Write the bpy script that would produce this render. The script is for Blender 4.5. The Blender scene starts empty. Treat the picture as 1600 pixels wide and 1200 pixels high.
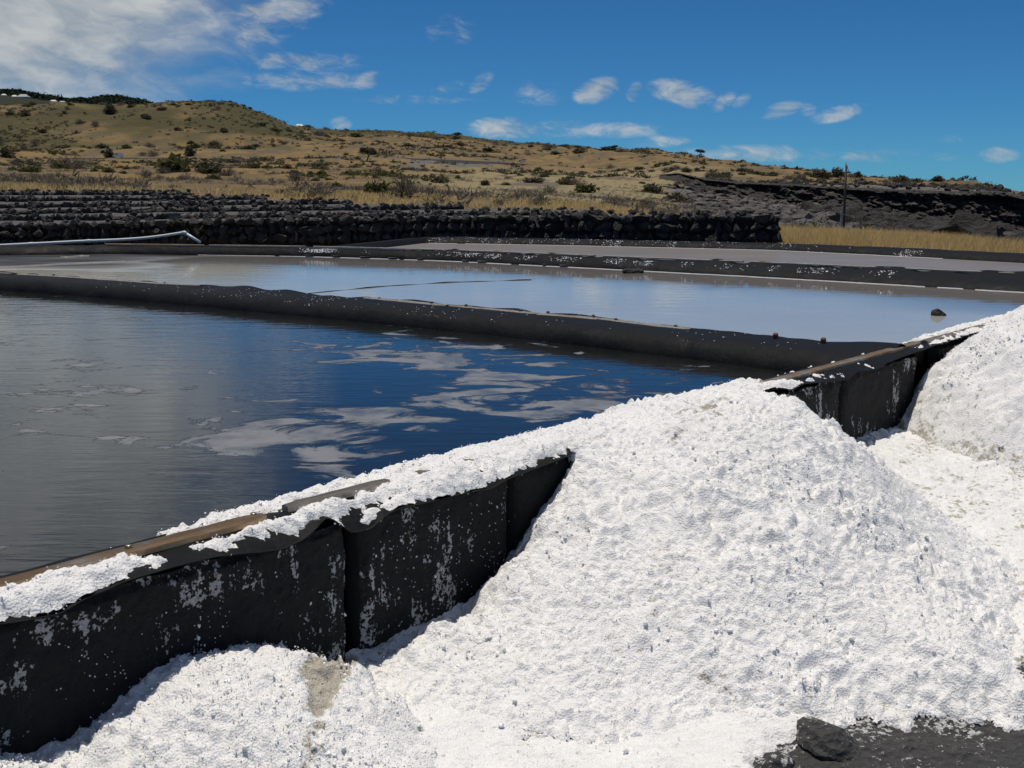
import bpy, math, random
import numpy as np
from mathutils import Vector

random.seed(7)
rng = np.random.default_rng(7)
scene = bpy.context.scene
COL = scene.collection
R = math.radians

# ------------------------------------------------------------------ camera, sky, sun
H = 1.60            # eye height above the yard
RIM = 0.65          # height of the pool rims
F = 1800.0          # focal length in photo pixels (1600 wide)
PITCH = R(9.46)

cam_d = bpy.data.cameras.new('camera')
cam = bpy.data.objects.new('camera', cam_d)
COL.objects.link(cam)
cam.location = (0, 0, H)
cam.rotation_euler = (R(90) - PITCH, 0, 0)
cam_d.sensor_width = 36.0
cam_d.lens = 36.0 * F / 1600.0
cam_d.clip_start = 0.05
cam_d.clip_end = 60000
scene.camera = cam

SUN_EL, SUN_AZ = R(79), R(-25)      # azimuth clockwise from +Y (into the picture): high, behind the pools to the left
EXPOSURE = 0.0
scene.view_settings.view_transform = 'Standard'
scene.view_settings.look = 'None'
scene.view_settings.exposure = EXPOSURE
scene.view_settings.gamma = 1.0
scene.view_settings.use_curve_mapping = False
scene.cycles.max_bounces = 6
scene.cycles.diffuse_bounces = 3
scene.cycles.use_denoising = True

sun_d = bpy.data.lights.new('sun', 'SUN')
sun_d.energy = 3.4
sun_d.angle = R(0.53)
sun_d.color = (1.0, 0.92, 0.80)
sun = bpy.data.objects.new('sun', sun_d)
COL.objects.link(sun)
sdir = Vector((math.sin(SUN_AZ) * math.cos(SUN_EL), math.cos(SUN_AZ) * math.cos(SUN_EL), math.sin(SUN_EL)))
sun.rotation_euler = sdir.to_track_quat('Z', 'Y').to_euler()


# ------------------------------------------------------------------ photo geometry helpers
CP, SP = math.cos(PITCH), math.sin(PITCH)


def ray(px, py):
    a = (np.asarray(px, float) - 800) / F
    b = (600 - np.asarray(py, float)) / F
    return np.stack(np.broadcast_arrays(a, CP + b * SP, -SP + b * CP), -1)


def P(px, py, z):
    d = ray(px, py)
    k = (z - H) / d[..., 2]
    return d * k[..., None] + np.array([0, 0, H])


def PY(px, py, Y):
    d = ray(px, py)
    k = np.asarray(Y, float) / d[..., 1]
    return d * k[..., None] + np.array([0, 0, H])


def PR(px, py, r):
    d = ray(px, py)
    k = np.asarray(r, float) / np.hypot(d[..., 0], d[..., 1])
    return d * k[..., None] + np.array([0, 0, H])


def project(p):
    p = np.asarray(p, float)
    x, y, z = p[..., 0], p[..., 1], p[..., 2] - H
    f = np.maximum(y * CP - z * SP, 1e-3)
    return 800 + F * x / f, 600 - F * (y * SP + z * CP) / f


# ------------------------------------------------------------------ noise
_perm = rng.permutation(256)
_perm = np.concatenate([_perm, _perm, _perm])
_grad = rng.normal(size=(256, 3))
_grad /= np.linalg.norm(_grad, axis=1)[:, None]


def perlin(x, y, z=0.0):
    x, y, z = np.broadcast_arrays(np.asarray(x, float), np.asarray(y, float), np.asarray(z, float))
    xi, yi, zi = np.floor(x).astype(int), np.floor(y).astype(int), np.floor(z).astype(int)
    xf, yf, zf = x - xi, y - yi, z - zi
    u, v, w = [t * t * t * (t * (t * 6 - 15) + 10) for t in (xf, yf, zf)]

    def g(i, j, k):
        h = _perm[(_perm[(_perm[(xi + i) & 255] + yi + j) & 255] + zi + k) & 255]
        q = _grad[h]
        return q[..., 0] * (xf - i) + q[..., 1] * (yf - j) + q[..., 2] * (zf - k)
    x00 = g(0, 0, 0) * (1 - u) + g(1, 0, 0) * u
    x10 = g(0, 1, 0) * (1 - u) + g(1, 1, 0) * u
    x01 = g(0, 0, 1) * (1 - u) + g(1, 0, 1) * u
    x11 = g(0, 1, 1) * (1 - u) + g(1, 1, 1) * u
    return ((x00 * (1 - v) + x10 * v) * (1 - w) + (x01 * (1 - v) + x11 * v) * w) * 1.5


def fbm(x, y, z=0.0, o=4, g=0.5):
    t, a = 0.0, 1.0
    for i in range(o):
        t = t + a * perlin(np.asarray(x) * 2 ** i + 13.7 * i, np.asarray(y) * 2 ** i - 7.1 * i, np.asarray(z) * 2 ** i + 3.3 * i)
        a *= g
    return t


def sstep(a, b, x):
    t = np.clip((np.asarray(x, float) - a) / (b - a), 0, 1)
    return t * t * (3 - 2 * t)


def interp(x, pts):
    return np.interp(x, [p[0] for p in pts], [p[1] for p in pts])


# ------------------------------------------------------------------ node helpers
class NT:
    def __init__(self, nt):
        self.nt = nt

    def node(self, t, **kw):
        n = self.nt.nodes.new(t)
        for k, v in kw.items():
            setattr(n, k, v)
        return n

    def put(self, sock, v):
        if isinstance(v, bpy.types.NodeSocket):
            self.nt.links.new(v, sock)
        elif isinstance(v, (tuple, list)) and sock.type == 'RGBA' and len(v) == 3:
            sock.default_value = (*v, 1)
        else:
            sock.default_value = v

    def m(self, op, a, b=None, c=None, clamp=False):
        n = self.node('ShaderNodeMath', operation=op, use_clamp=clamp)
        for i, v in enumerate((a, b, c)):
            if v is not None:
                self.put(n.inputs[i], v)
        return n.outputs[0]

    def noise(self, vec, scale, detail=4, rough=0.55, dist=0.0, color=False):
        n = self.node('ShaderNodeTexNoise')
        if vec is not None:
            self.put(n.inputs['Vector'], vec)
        n.inputs['Scale'].default_value = scale
        n.inputs['Detail'].default_value = detail
        n.inputs['Roughness'].default_value = rough
        n.inputs['Distortion'].default_value = dist
        return n.outputs['Color' if color else 'Fac']

    def voronoi(self, vec, scale, feature='F1', out='Distance', rnd=1.0):
        n = self.node('ShaderNodeTexVoronoi', feature=feature)
        if vec is not None:
            self.put(n.inputs['Vector'], vec)
        n.inputs['Scale'].default_value = scale
        n.inputs['Randomness'].default_value = rnd
        return n.outputs[out]

    def ramp(self, v, a, b, lo=0.0, hi=1.0, smooth=True):
        n = self.node('ShaderNodeMapRange')
        n.interpolation_type = 'SMOOTHSTEP' if smooth else 'LINEAR'
        self.put(n.inputs['Value'], v)
        n.inputs['From Min'].default_value = a
        n.inputs['From Max'].default_value = b
        n.inputs['To Min'].default_value = lo
        n.inputs['To Max'].default_value = hi
        return n.outputs['Result']

    def mix(self, f, a, b):
        n = self.node('ShaderNodeMix', data_type='RGBA')
        self.put(n.inputs['Factor'], f)
        self.put(n.inputs[6], a)
        self.put(n.inputs[7], b)
        return n.outputs[2]

    def coords(self, which='Object', scale=None):
        o = self.node('ShaderNodeTexCoord').outputs[which]
        if scale:
            mp = self.node('ShaderNodeMapping')
            self.put(mp.inputs['Vector'], o)
            mp.inputs['Scale'].default_value = scale
            o = mp.outputs[0]
        return o

    def position(self):
        return self.node('ShaderNodeNewGeometry').outputs['Position']

    def scaled(self, v, s, rot=0.0):
        mp = self.node('ShaderNodeMapping')
        self.put(mp.inputs['Vector'], v)
        mp.inputs['Scale'].default_value = s
        mp.inputs['Rotation'].default_value = (0, 0, rot)
        return mp.outputs[0]

    def attr(self, name):
        return self.node('ShaderNodeAttribute', attribute_name=name).outputs['Fac']

    def rand(self):
        return self.node('ShaderNodeObjectInfo').outputs['Random']

    def bump(self, h, dist, strength=1.0, normal=None):
        n = self.node('ShaderNodeBump')
        self.put(n.inputs['Height'], h)
        n.inputs['Distance'].default_value = dist
        n.inputs['Strength'].default_value = strength
        if normal is not None:
            self.put(n.inputs['Normal'], normal)
        return n.outputs[0]


def material(name, build):
    m = bpy.data.materials.new(name)
    m.use_nodes = True
    nt = m.node_tree
    b = nt.nodes['Principled BSDF']
    build(NT(nt), b)
    return m


# ------------------------------------------------------------------ world
def build_world():
    w = bpy.data.worlds.new('World')
    scene.world = w
    w.use_nodes = True
    nt = w.node_tree
    nt.nodes.clear()
    k = NT(nt)
    out = k.node('ShaderNodeOutputWorld')
    bg = k.node('ShaderNodeBackground')
    bg.inputs['Strength'].default_value = 0.10
    sky = k.node('ShaderNodeTexSky', sky_type='NISHITA')
    sky.sun_disc = False
    sky.sun_elevation = SUN_EL
    sky.sun_rotation = SUN_AZ % (2 * math.pi)
    sky.altitude = 0
    sky.air_density = 0.6
    sky.dust_density = 0.0
    sky.ozone_density = 1.5
    tint = k.node('ShaderNodeMix', data_type='RGBA', blend_type='MULTIPLY')
    tint.inputs['Factor'].default_value = 1.0
    nt.links.new(sky.outputs[0], tint.inputs[6])
    tint.inputs[7].default_value = (0.155, 0.435, 0.665, 1)
    skyc = tint.outputs[2]
    # clouds in azimuth / elevation (degrees)
    d = k.coords('Generated')
    sx = k.node('ShaderNodeSeparateXYZ')
    k.put(sx.inputs[0], d)
    x, y, z = sx.outputs
    az = k.m('MULTIPLY', k.m('ARCTAN2', x, y), 57.2958)
    el = k.m('MULTIPLY', k.m('ARCSINE', z), 57.2958)
    cv = k.node('ShaderNodeCombineXYZ')
    k.put(cv.inputs[0], k.m('MULTIPLY_ADD', el, 0.25, k.m('MULTIPLY', az, 0.5)))
    k.put(cv.inputs[1], el)
    warp = k.noise(cv.outputs[0], 0.35, 3, 0.6, color=True)
    wv = k.node('ShaderNodeVectorMath', operation='MULTIPLY_ADD')
    k.put(wv.inputs[0], warp)
    wv.inputs[1].default_value = (3.0, 1.6, 0)
    k.put(wv.inputs[2], cv.outputs[0])
    n1 = k.noise(wv.outputs[0], 0.85, 8, 0.60)
    n2 = k.noise(wv.outputs[0], 0.22, 4, 0.55)
    # photo pixel blobs: x, y, half width, half height, tilt, weight, softness
    blobs = [(430, 18, 85, 48, -0.30, .95), (470, 96, 105, 17, 0, .62), (480, 127, 110, 17, 0, .72), (572, 127, 26, 15, -.3, .8),
             (640, 156, 110, 9, 0, .42), (704, 47, 40, 26, 0, .52), (750, 130, 22, 15, -.4, .75), (700, 140, 40, 12, -.3, .38),
             (840, 146, 40, 26, 0, .36), (932, 141, 36, 20, -.2, 1.0), (990, 144, 14, 17, -.3, .75), (1066, 146, 52, 22, .18, 1.0),
             (1130, 160, 20, 14, -.4, .7), (1158, 158, 16, 10, -.4, .62), (1224, 171, 32, 15, -.25, .78), (1262, 170, 14, 12, 0, .6),
             (1312, 177, 40, 13, -.2, .72), (790, 200, 62, 19, 0, .95), (870, 203, 70, 18, 0, .5), (965, 204, 72, 14, 0, .85),
             (1030, 222, 60, 12, 0, .5), (532, 193, 18, 11, 0, .75), (1180, 240, 150, 15, 0, .62), (1370, 243, 70, 12, 0, .5),
             (1560, 242, 30, 13, 0, .75), (1480, 243, 30, 9, 0, .36), (1500, 218, 40, 8, 0, .3)]
    acc = None
    for (px, py, hw, hh, tilt, wt) in blobs:
        dd = ray(px, py)
        a0 = math.degrees(math.atan2(dd[0], dd[1]))
        e0 = math.degrees(math.asin(dd[2] / np.linalg.norm(dd)))
        sw, sh = math.degrees(hw * 1.15 / F), math.degrees(hh * 1.08 / F)
        da = k.m('SUBTRACT', az, a0)
        de = k.m('SUBTRACT', el, e0)
        if tilt:
            de = k.m('MULTIPLY_ADD', da, tilt, de)
        q = k.m('ADD', k.m('POWER', k.m('ABSOLUTE', k.m('DIVIDE', da, sw)), 2.0), k.m('POWER', k.m('ABSOLUTE', k.m('DIVIDE', de, sh)), 2.0))
        v = k.m('MULTIPLY', k.m('SUBTRACT', 1.0, q), wt)
        acc = v if acc is None else k.m('MAXIMUM', acc, v)
    acc = k.m('MAXIMUM', acc, 0.0)
    n3 = k.noise(wv.outputs[0], 1.9, 7, 0.66)
    nn = k.m('ADD', k.m('MULTIPLY', k.m('SUBTRACT', n1, 0.5), 2.0), k.m('MULTIPLY', k.m('SUBTRACT', n3, 0.5), 2.0))
    small = k.m('MULTIPLY', k.ramp(acc, 0.0, 0.45), k.ramp(k.m('ADD', nn, k.m('MULTIPLY', acc, 0.85)), 0.0, 1.25), clamp=True)
    # the bank of cloud over the left
    da = k.m('DIVIDE', k.m('ADD', az, 26.0), 14.0)
    de = k.m('DIVIDE', k.m('SUBTRACT', el, 11.6), 9.0)
    q = k.m('SUBTRACT', 1.0, k.m('ADD', k.m('POWER', k.m('ABSOLUTE', da), 2.4), k.m('POWER', k.m('ABSOLUTE', de), 2.4)))
    big = k.ramp(k.m('ADD', k.m('MULTIPLY', q, 0.75), k.m('ADD', k.m('MULTIPLY', k.m('SUBTRACT', n1, 0.5), 0.9), k.m('MULTIPLY', k.m('SUBTRACT', n2, 0.5), 1.2))), -0.42, 0.66)
    dens = k.m('MAXIMUM', k.m('MULTIPLY', small, 0.78), k.m('MULTIPLY', big, 0.92))
    # unseen broken cumulus overhead and behind, added to whiten the blue fill light
    zz = k.m('ADD', k.m('MAXIMUM', z, 0.0), 0.18)
    pv = k.node('ShaderNodeCombineXYZ')
    k.put(pv.inputs[0], k.m('DIVIDE', x, zz))
    k.put(pv.inputs[1], k.m('DIVIDE', y, zz))
    over = k.ramp(k.noise(pv.outputs[0], 1.3, 8, 0.58), 0.50, 0.64)
    where = k.m('MAXIMUM', k.ramp(el, 27.0, 38.0), k.ramp(y, 0.35, -0.1))
    where = k.m('MULTIPLY', where, k.ramp(z, 0.02, 0.10))
    dens = k.m('MAXIMUM', dens, k.m('MULTIPLY', k.m('MULTIPLY', over, where), 0.9))
    shade = k.ramp(k.m('ADD', k.m('MULTIPLY', n2, 0.6), k.m('MULTIPLY', n1, 0.5)), 0.40, 0.70)
    ccol = k.mix(shade, (2.9, 3.35, 3.65), (5.6, 5.75, 5.7))
    fin = k.mix(dens, skyc, ccol)
    nt.links.new(fin, bg.inputs['Color'])
    nt.links.new(bg.outputs[0], out.inputs['Surface'])


build_world()


# ------------------------------------------------------------------ object helpers
def tag(o, label=None, cat=None, group=None, kind=None):
    if label:
        o['label'] = label
    if cat:
        o['category'] = cat
    if group:
        o['group'] = group
    if kind:
        o['kind'] = kind
    return o


def empty(name, loc, label, cat, group=None):
    o = bpy.data.objects.new(name, None)
    o.empty_display_size = 0.2
    COL.objects.link(o)
    o.location = [float(v) for v in loc]
    return tag(o, label, cat, group)


def mesh_data(name, V, Fc, mats, smooth=True, attrs=None):
    me = bpy.data.meshes.new(name)
    V = np.asarray(V, float)
    if isinstance(Fc, np.ndarray):
        nf, kf = Fc.shape
        me.vertices.add(len(V))
        me.vertices.foreach_set('co', V.ravel())
        me.loops.add(nf * kf)
        me.loops.foreach_set('vertex_index', Fc.ravel().astype(np.int32))
        me.polygons.add(nf)
        me.polygons.foreach_set('loop_start', (np.arange(nf) * kf).astype(np.int32))
        me.polygons.foreach_set('loop_total', np.full(nf, kf, np.int32))
        me.update(calc_edges=True)
    else:
        me.from_pydata([tuple(v) for v in V], [], [tuple(f) for f in Fc])
    me.validate()
    me.polygons.foreach_set('use_smooth', np.full(len(me.polygons), bool(smooth)))
    for m in (mats if isinstance(mats, (list, tuple)) else [mats]):
        me.materials.append(m)
    for n, a in (attrs or {}).items():
        at = me.attributes.new(n, 'FLOAT', 'POINT')
        at.data.foreach_set('value', np.asarray(a, np.float32).ravel())
    me.update()
    return me


def link(name, me, parent=None, loc=None):
    o = bpy.data.objects.new(name, me)
    COL.objects.link(o)
    if parent is not None:
        o.parent = parent
        # children are given in world metres: cancel the parent's offset
        o.location = [-v for v in parent.location] if loc is None else [a - b for a, b in zip(loc, parent.location)]
    elif loc is not None:
        o.location = loc
    return o


def obj(name, V, Fc, mats, parent=None, smooth=True, attrs=None):
    return link(name, mesh_data(name, V, Fc, mats, smooth, attrs), parent)


def grid_faces(nu, nv, keep=None):
    i = np.arange(nu - 1)[:, None] * nv + np.arange(nv - 1)[None, :]
    q = np.stack([i, i + nv, i + nv + 1, i + 1], -1)
    if keep is not None:
        kq = keep[:-1, :-1] | keep[1:, :-1] | keep[1:, 1:] | keep[:-1, 1:]
        return q[kq]
    return q.reshape(-1, 4)


def compact(V, Fc, attrs=None):
    used = np.unique(Fc)
    mp = np.zeros(len(V), int)
    mp[used] = np.arange(len(used))
    return V[used], mp[Fc], {k: np.ravel(a)[used] for k, a in (attrs or {}).items()}


def box_vf(c, s, ux=(1, 0, 0), uy=(0, 1, 0), uz=(0, 0, 1)):
    c, ux, uy, uz = map(lambda q: np.asarray(q, float), (c, ux, uy, uz))
    V = [c + ux * s[0] * a / 2 + uy * s[1] * b / 2 + uz * s[2] * d / 2 for a in (-1, 1) for b in (-1, 1) for d in (-1, 1)]
    Fc = [(0, 1, 3, 2), (4, 6, 7, 5), (0, 4, 5, 1), (2, 3, 7, 6), (0, 2, 6, 4), (1, 5, 7, 3)]
    return np.array(V), np.array(Fc)


class MB:
    def __init__(self):
        self.V, self.F, self.n = [], [], 0

    def add(self, V, Fc):
        self.V.append(np.asarray(V, float))
        self.F += [tuple(int(i) + self.n for i in f) for f in Fc]
        self.n += len(V)
        return self

    def box(self, *a, **k):
        return self.add(*box_vf(*a, **k))

    def tube(self, pts, rad, n=8, cap=True):
        pts = np.asarray(pts, float)
        rad = np.broadcast_to(rad, (len(pts),))
        T = np.gradient(pts, axis=0)
        T /= np.linalg.norm(T, axis=1)[:, None]
        ref = np.array([0, 0, 1.0]) if abs(T[0][2]) < 0.9 else np.array([1.0, 0, 0])
        V = []
        for p, t, r in zip(pts, T, rad):
            a = np.cross(t, ref)
            a /= np.linalg.norm(a)
            b = np.cross(a, t)
            for j in range(n):
                th = 2 * math.pi * j / n
                V.append(p + r * (a * math.cos(th) + b * math.sin(th)))
        Fc = []
        for i in range(len(pts) - 1):
            for j in range(n):
                Fc.append((i * n + j, i * n + (j + 1) % n, (i + 1) * n + (j + 1) % n, (i + 1) * n + j))
        if cap:
            Fc.append(tuple(range(n - 1, -1, -1)))
            Fc.append(tuple((len(pts) - 1) * n + j for j in range(n)))
        return self.add(V, Fc)

    def build(self, name, mat, parent=None, smooth=False):
        return obj(name, np.concatenate(self.V), self.F, mat, parent, smooth)


import bmesh


def ico(sub):
    bm = bmesh.new()
    bmesh.ops.create_icosphere(bm, subdivisions=sub, radius=1.0)
    V = np.array([v.co[:] for v in bm.verts])
    Fc = np.array([[v.index for v in f.verts] for f in bm.faces])
    bm.free()
    return V, Fc


ICO1, ICO2, ICO3 = ico(1), ico(2), ico(3)


def rock_mesh(name, mat, base, seed, amp=0.28, squash=(1, 1, 1), freq=1.1, cut=0.0):
    V, Fc = base
    V = V.copy()
    n = fbm(V[:, 0] * freq + seed * 9.1, V[:, 1] * freq - seed * 4.7, V[:, 2] * freq + seed * 2.3, 3, 0.55)
    V = V * (1 + amp * n)[:, None]
    r = np.random.default_rng(seed + 50)
    for _ in range(5):                       # a few broken faces
        d = r.normal(size=3)
        d /= np.linalg.norm(d)
        h = V @ d
        lim = 0.72 - cut
        V -= np.clip(h - lim, 0, None)[:, None] * d * 0.85
    V = V / np.abs(V).max(0)
    return mesh_data(name, V * np.array(squash), Fc, mat, len(V) > 200)


# ------------------------------------------------------------------ materials
def m_salt(k, b):
    p = k.position()
    dirt = k.attr('dirt')
    n = k.noise(p, 7.0, 6, 0.65)
    n2 = k.noise(p, 38.0, 4, 0.65)
    c = k.mix(k.ramp(n, 0.35, 0.65), (0.84, 0.842, 0.84), (0.90, 0.90, 0.90))
    c = k.mix(k.ramp(n2, 0.30, 0.44, 0.35, 0.0), c, (0.55, 0.53, 0.50))
    dm = k.ramp(k.m('ADD', dirt, k.m('MULTIPLY', k.m('SUBTRACT', k.noise(p, 26.0, 7, 0.72), 0.5), 1.9)), 0.40, 0.62)
    c = k.mix(dm, c, k.mix(n, (0.36, 0.335, 0.27), (0.50, 0.47, 0.40)))
    specks = k.ramp(k.voronoi(p, 26.0), 0.03, 0.07, 1.0, 0.0)
    specks = k.m('MULTIPLY', specks, k.ramp(k.noise(p, 5.0, 2), 0.62, 0.68))
    c = k.mix(specks, c, (0.05, 0.045, 0.04))
    k.put(b.inputs['Base Color'], c)
    b.inputs['Roughness'].default_value = 0.5
    b.inputs['Specular IOR Level'].default_value = 0.3
    b.inputs['Subsurface Weight'].default_value = 0.35
    b.inputs['Subsurface Radius'].default_value = (1, 1, 1)
    b.inputs['Subsurface Scale'].default_value = 0.012
    h = k.m('ADD', k.noise(p, 90.0, 4, 0.7), k.m('MULTIPLY', k.voronoi(p, 150.0), 0.7))
    k.put(b.inputs['Normal'], k.bump(h, 0.006, 0.8))


def m_salt_plain(k, b):
    p = k.position()
    k.put(b.inputs['Base Color'], k.mix(k.noise(p, 20.0, 3), (0.82, 0.82, 0.82), (0.90, 0.90, 0.90)))
    b.inputs['Roughness'].default_value = 0.30
    b.inputs['Specular IOR Level'].default_value = 0.5



def m_liner(k, b):
    p = k.position()
    n = k.noise(p, 3.0, 6, 0.65)
    c = k.mix(n, (0.006, 0.0065, 0.007), (0.013, 0.014, 0.015))
    dust = k.ramp(k.noise(p, 14.0, 8, 0.75), 0.52, 0.82, 0.0, 0.35)
    c = k.mix(dust, c, (0.030, 0.032, 0.034))
    fl = k.m('MULTIPLY', k.ramp(k.noise(p, 55.0, 5, 0.7), 0.68, 0.72), k.ramp(k.noise(p, 2.6, 3), 0.45, 0.65))
    c = k.mix(fl, c, (0.62, 0.62, 0.62))
    k.put(b.inputs['Base Color'], c)
    k.put(b.inputs['Roughness'], k.ramp(n, 0.3, 0.7, 0.5, 0.72))
    b.inputs['Specular IOR Level'].default_value = 0.09
    k.put(b.inputs['Normal'], k.bump(k.m('ADD', k.noise(p, 9.0, 4), k.m('MULTIPLY', k.noise(p, 60.0, 3), 0.12)), 0.02, 0.6))


def m_panel(k, b):
    p = k.position()
    n = k.noise(p, 30.0, 8, 0.72)
    c = k.mix(n, (0.009, 0.009, 0.0095), (0.044, 0.043, 0.042))
    # dried salt: clusters and vertical runs
    run = k.noise(k.scaled(p, (26, 26, 2.2)), 1.0, 3, 0.6)
    cl = k.noise(p, 4.2, 3, 0.6)
    gate = k.ramp(k.m('ADD', k.m('MULTIPLY', cl, 0.85), k.m('MULTIPLY', run, 0.45)), 0.62, 0.80)
    sp = k.noise(p, 75.0, 5, 0.65)
    fleck = k.ramp(k.m('ADD', sp, k.m('MULTIPLY', gate, 0.27)), 0.715, 0.75)
    c = k.mix(fleck, c, (0.66, 0.67, 0.68))
    k.put(b.inputs['Base Color'], c)
    b.inputs['Roughness'].default_value = 0.8
    b.inputs['Specular IOR Level'].default_value = 0.25
    h = k.m('ADD', k.m('ADD', n, k.m('MULTIPLY', fleck, 0.35)), k.m('MULTIPLY', k.voronoi(p, 44.0), 0.35))
    h = k.m('ADD', h, k.m('MULTIPLY', k.noise(p, 11.0, 8, 0.75), 1.6))
    k.put(b.inputs['Normal'], k.bump(h, 0.024, 1.0))


def m_lava(k, b):
    p = k.coords('Object')
    w = k.position()
    n = k.noise(w, 22.0, 8, 0.7)
    r = k.rand()
    c = k.mix(n, (0.018, 0.017, 0.017), (0.075, 0.071, 0.068))
    c = k.mix(k.m('MULTIPLY', k.ramp(k.noise(w, 4.0, 4, 0.6), 0.48, 0.70), 0.6), c, (0.16, 0.15, 0.14))
    c = k.mix(k.m('MULTIPLY', r, 0.25), c, (0.10, 0.092, 0.088))
    k.put(b.inputs['Base Color'], c)
    b.inputs['Roughness'].default_value = 0.85
    b.inputs['Specular IOR Level'].default_value = 0.25
    k.put(b.inputs['Normal'], k.bump(k.m('ADD', n, k.voronoi(w, 30.0)), 0.05, 0.9))


def m_slab(k, b):
    w = k.position()
    n = k.noise(w, 30.0, 8, 0.7)
    c = k.mix(n, (0.035, 0.034, 0.034), (0.10, 0.098, 0.097))
    fl = k.ramp(k.m('ADD', k.noise(w, 60.0, 5, 0.7), k.m('MULTIPLY', k.noise(w, 4.0, 4), 0.75)), 0.915, 0.955)
    c = k.mix(fl, c, (0.70, 0.70, 0.71))
    k.put(b.inputs['Base Color'], c)
    b.inputs['Roughness'].default_value = 0.8
    k.put(b.inputs['Normal'], k.bump(k.m('ADD', n, k.m('MULTIPLY', k.voronoi(w, 45.0), 0.7)), 0.03, 1.0))


def m_wood(grey, bright=1.0):
    def f(k, b):
        p = k.coords('Object')
        s = k.scaled(p, (1.6, 1.6, 1.6), 0)
        at = k.attr('grain')
        cv = k.node('ShaderNodeCombineXYZ')
        k.put(cv.inputs[0], k.m('MULTIPLY', k.attr('along'), 3.0))
        k.put(cv.inputs[1], k.m('MULTIPLY', at, 60.0))
        g = k.ramp(k.noise(cv.outputs[0], 1.0, 7, 0.7), 0.34, 0.66)
        n = k.noise(p, 5.0, 4, 0.6)
        c1 = k.mix(g, (0.13 * bright, 0.076 * bright, 0.036 * bright), (0.52 * bright, 0.33 * bright, 0.165 * bright))
        c2 = k.mix(g, (0.16 * bright, 0.14 * bright, 0.115 * bright), (0.56 * bright, 0.51 * bright, 0.43 * bright))
        c = k.mix(k.ramp(n, 0.52 - grey * 0.30, 0.72 - grey * 0.30), c1, c2)
        sal = k.ramp(k.noise(k.position(), 60.0, 5, 0.7), 0.62, 0.70)
        c = k.mix(k.m('MULTIPLY', sal, 0.7), c, (0.7, 0.7, 0.7))
        k.put(b.inputs['Base Color'], c)
        b.inputs['Roughness'].default_value = 0.75
        k.put(b.inputs['Normal'], k.bump(g, 0.010, 1.0))
    return f


def plain(col, rough=0.6, var=0.25, scale=6.0, metal=0.0, spec=0.4):
    def f(k, b):
        n = k.noise(k.position(), scale, 5, 0.6)
        lo = tuple(v * (1 - var) for v in col)
        hi = tuple(min(1, v * (1 + var)) for v in col)
        k.put(b.inputs['Base Color'], k.mix(n, lo, hi))
        b.inputs['Roughness'].default_value = rough
        b.inputs['Metallic'].default_value = metal
        b.inputs['Specular IOR Level'].default_value = spec
    return f


def m_water_dark(k, b):
    p = k.position()
    # floating rafts of salt film
    warp = k.noise(p, 1.7, 4, 0.6)
    f1 = k.noise(k.scaled(p, (0.9, 1.25, 1)), 2.3, 7, 0.64, 0.8)
    zone = k.attr('film')
    film = k.ramp(k.m('ADD', f1, k.m('MULTIPLY', zone, 0.215)), 0.63, 0.71)
    thin = k.ramp(k.noise(p, 5.0, 5, 0.65), 0.30, 0.62, 0.45, 1.0)
    film = k.m('MULTIPLY', film, thin)
    c = k.mix(film, (0.010, 0.011, 0.011), (0.21, 0.215, 0.22))
    k.put(b.inputs['Base Color'], c)
    b.inputs['IOR'].default_value = 1.34
    k.put(b.inputs['Roughness'], k.ramp(film, 0.0, 1.0, 0.025, 0.42))
    r1 = k.noise(k.scaled(p, (2.2, 9.0, 1), 0.35), 1.0, 3, 0.55, 0.4)
    r2 = k.noise(k.scaled(p, (6.0, 26.0, 1), 0.25), 1.0, 2, 0.5)
    rip = k.m('ADD', r1, k.m('MULTIPLY', r2, 0.30))
    calm = k.ramp(film, 0.0, 0.6, 1.0, 0.2)
    k.put(b.inputs['Normal'], k.bump(k.m('MULTIPLY', rip, calm), 0.006, 0.40))


def m_water_milky(k, b):
    p = k.position()
    n = k.noise(p, 0.8, 6, 0.6)
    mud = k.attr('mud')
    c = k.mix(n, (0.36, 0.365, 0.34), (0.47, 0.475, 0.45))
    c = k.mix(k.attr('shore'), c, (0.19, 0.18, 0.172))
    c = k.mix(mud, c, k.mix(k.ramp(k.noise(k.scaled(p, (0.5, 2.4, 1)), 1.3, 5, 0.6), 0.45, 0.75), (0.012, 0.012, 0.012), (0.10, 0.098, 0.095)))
    k.put(b.inputs['Base Color'], c)
    b.inputs['IOR'].default_value = 1.34
    k.put(b.inputs['Roughness'], k.ramp(mud, 0.1, 0.6, 0.04, 0.45))
    k.put(b.inputs['Specular IOR Level'], k.ramp(mud, 0.2, 0.9, 0.5, 0.2))
    r1 = k.noise(k.scaled(p, (1.6, 5.0, 1), 0.3), 1.0, 3, 0.55)
    k.put(b.inputs['Normal'], k.bump(r1, 0.006, 0.35))


def m_water_mud(k, b):
    p = k.position()
    k.put(b.inputs['Base Color'], k.mix(k.noise(k.scaled(p, (0.6, 1.6, 1)), 1.2, 6, 0.6), (0.14, 0.128, 0.12), (0.26, 0.24, 0.225)))
    b.inputs['IOR'].default_value = 1.12
    b.inputs['Roughness'].default_value = 0.35
    k.put(b.inputs['Normal'], k.bump(k.noise(k.scaled(p, (1.6, 5.0, 1), 0.3), 1.0, 3, 0.55), 0.012, 0.5))


def m_sea(k, b):
    p = k.position()
    b.inputs['Base Color'].default_value = (0.012, 0.045, 0.075, 1)
    b.inputs['IOR'].default_value = 1.34
    b.inputs['Roughness'].default_value = 0.16
    k.put(b.inputs['Normal'], k.bump(k.noise(p, 0.25, 5, 0.6), 0.6, 0.6))


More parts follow.
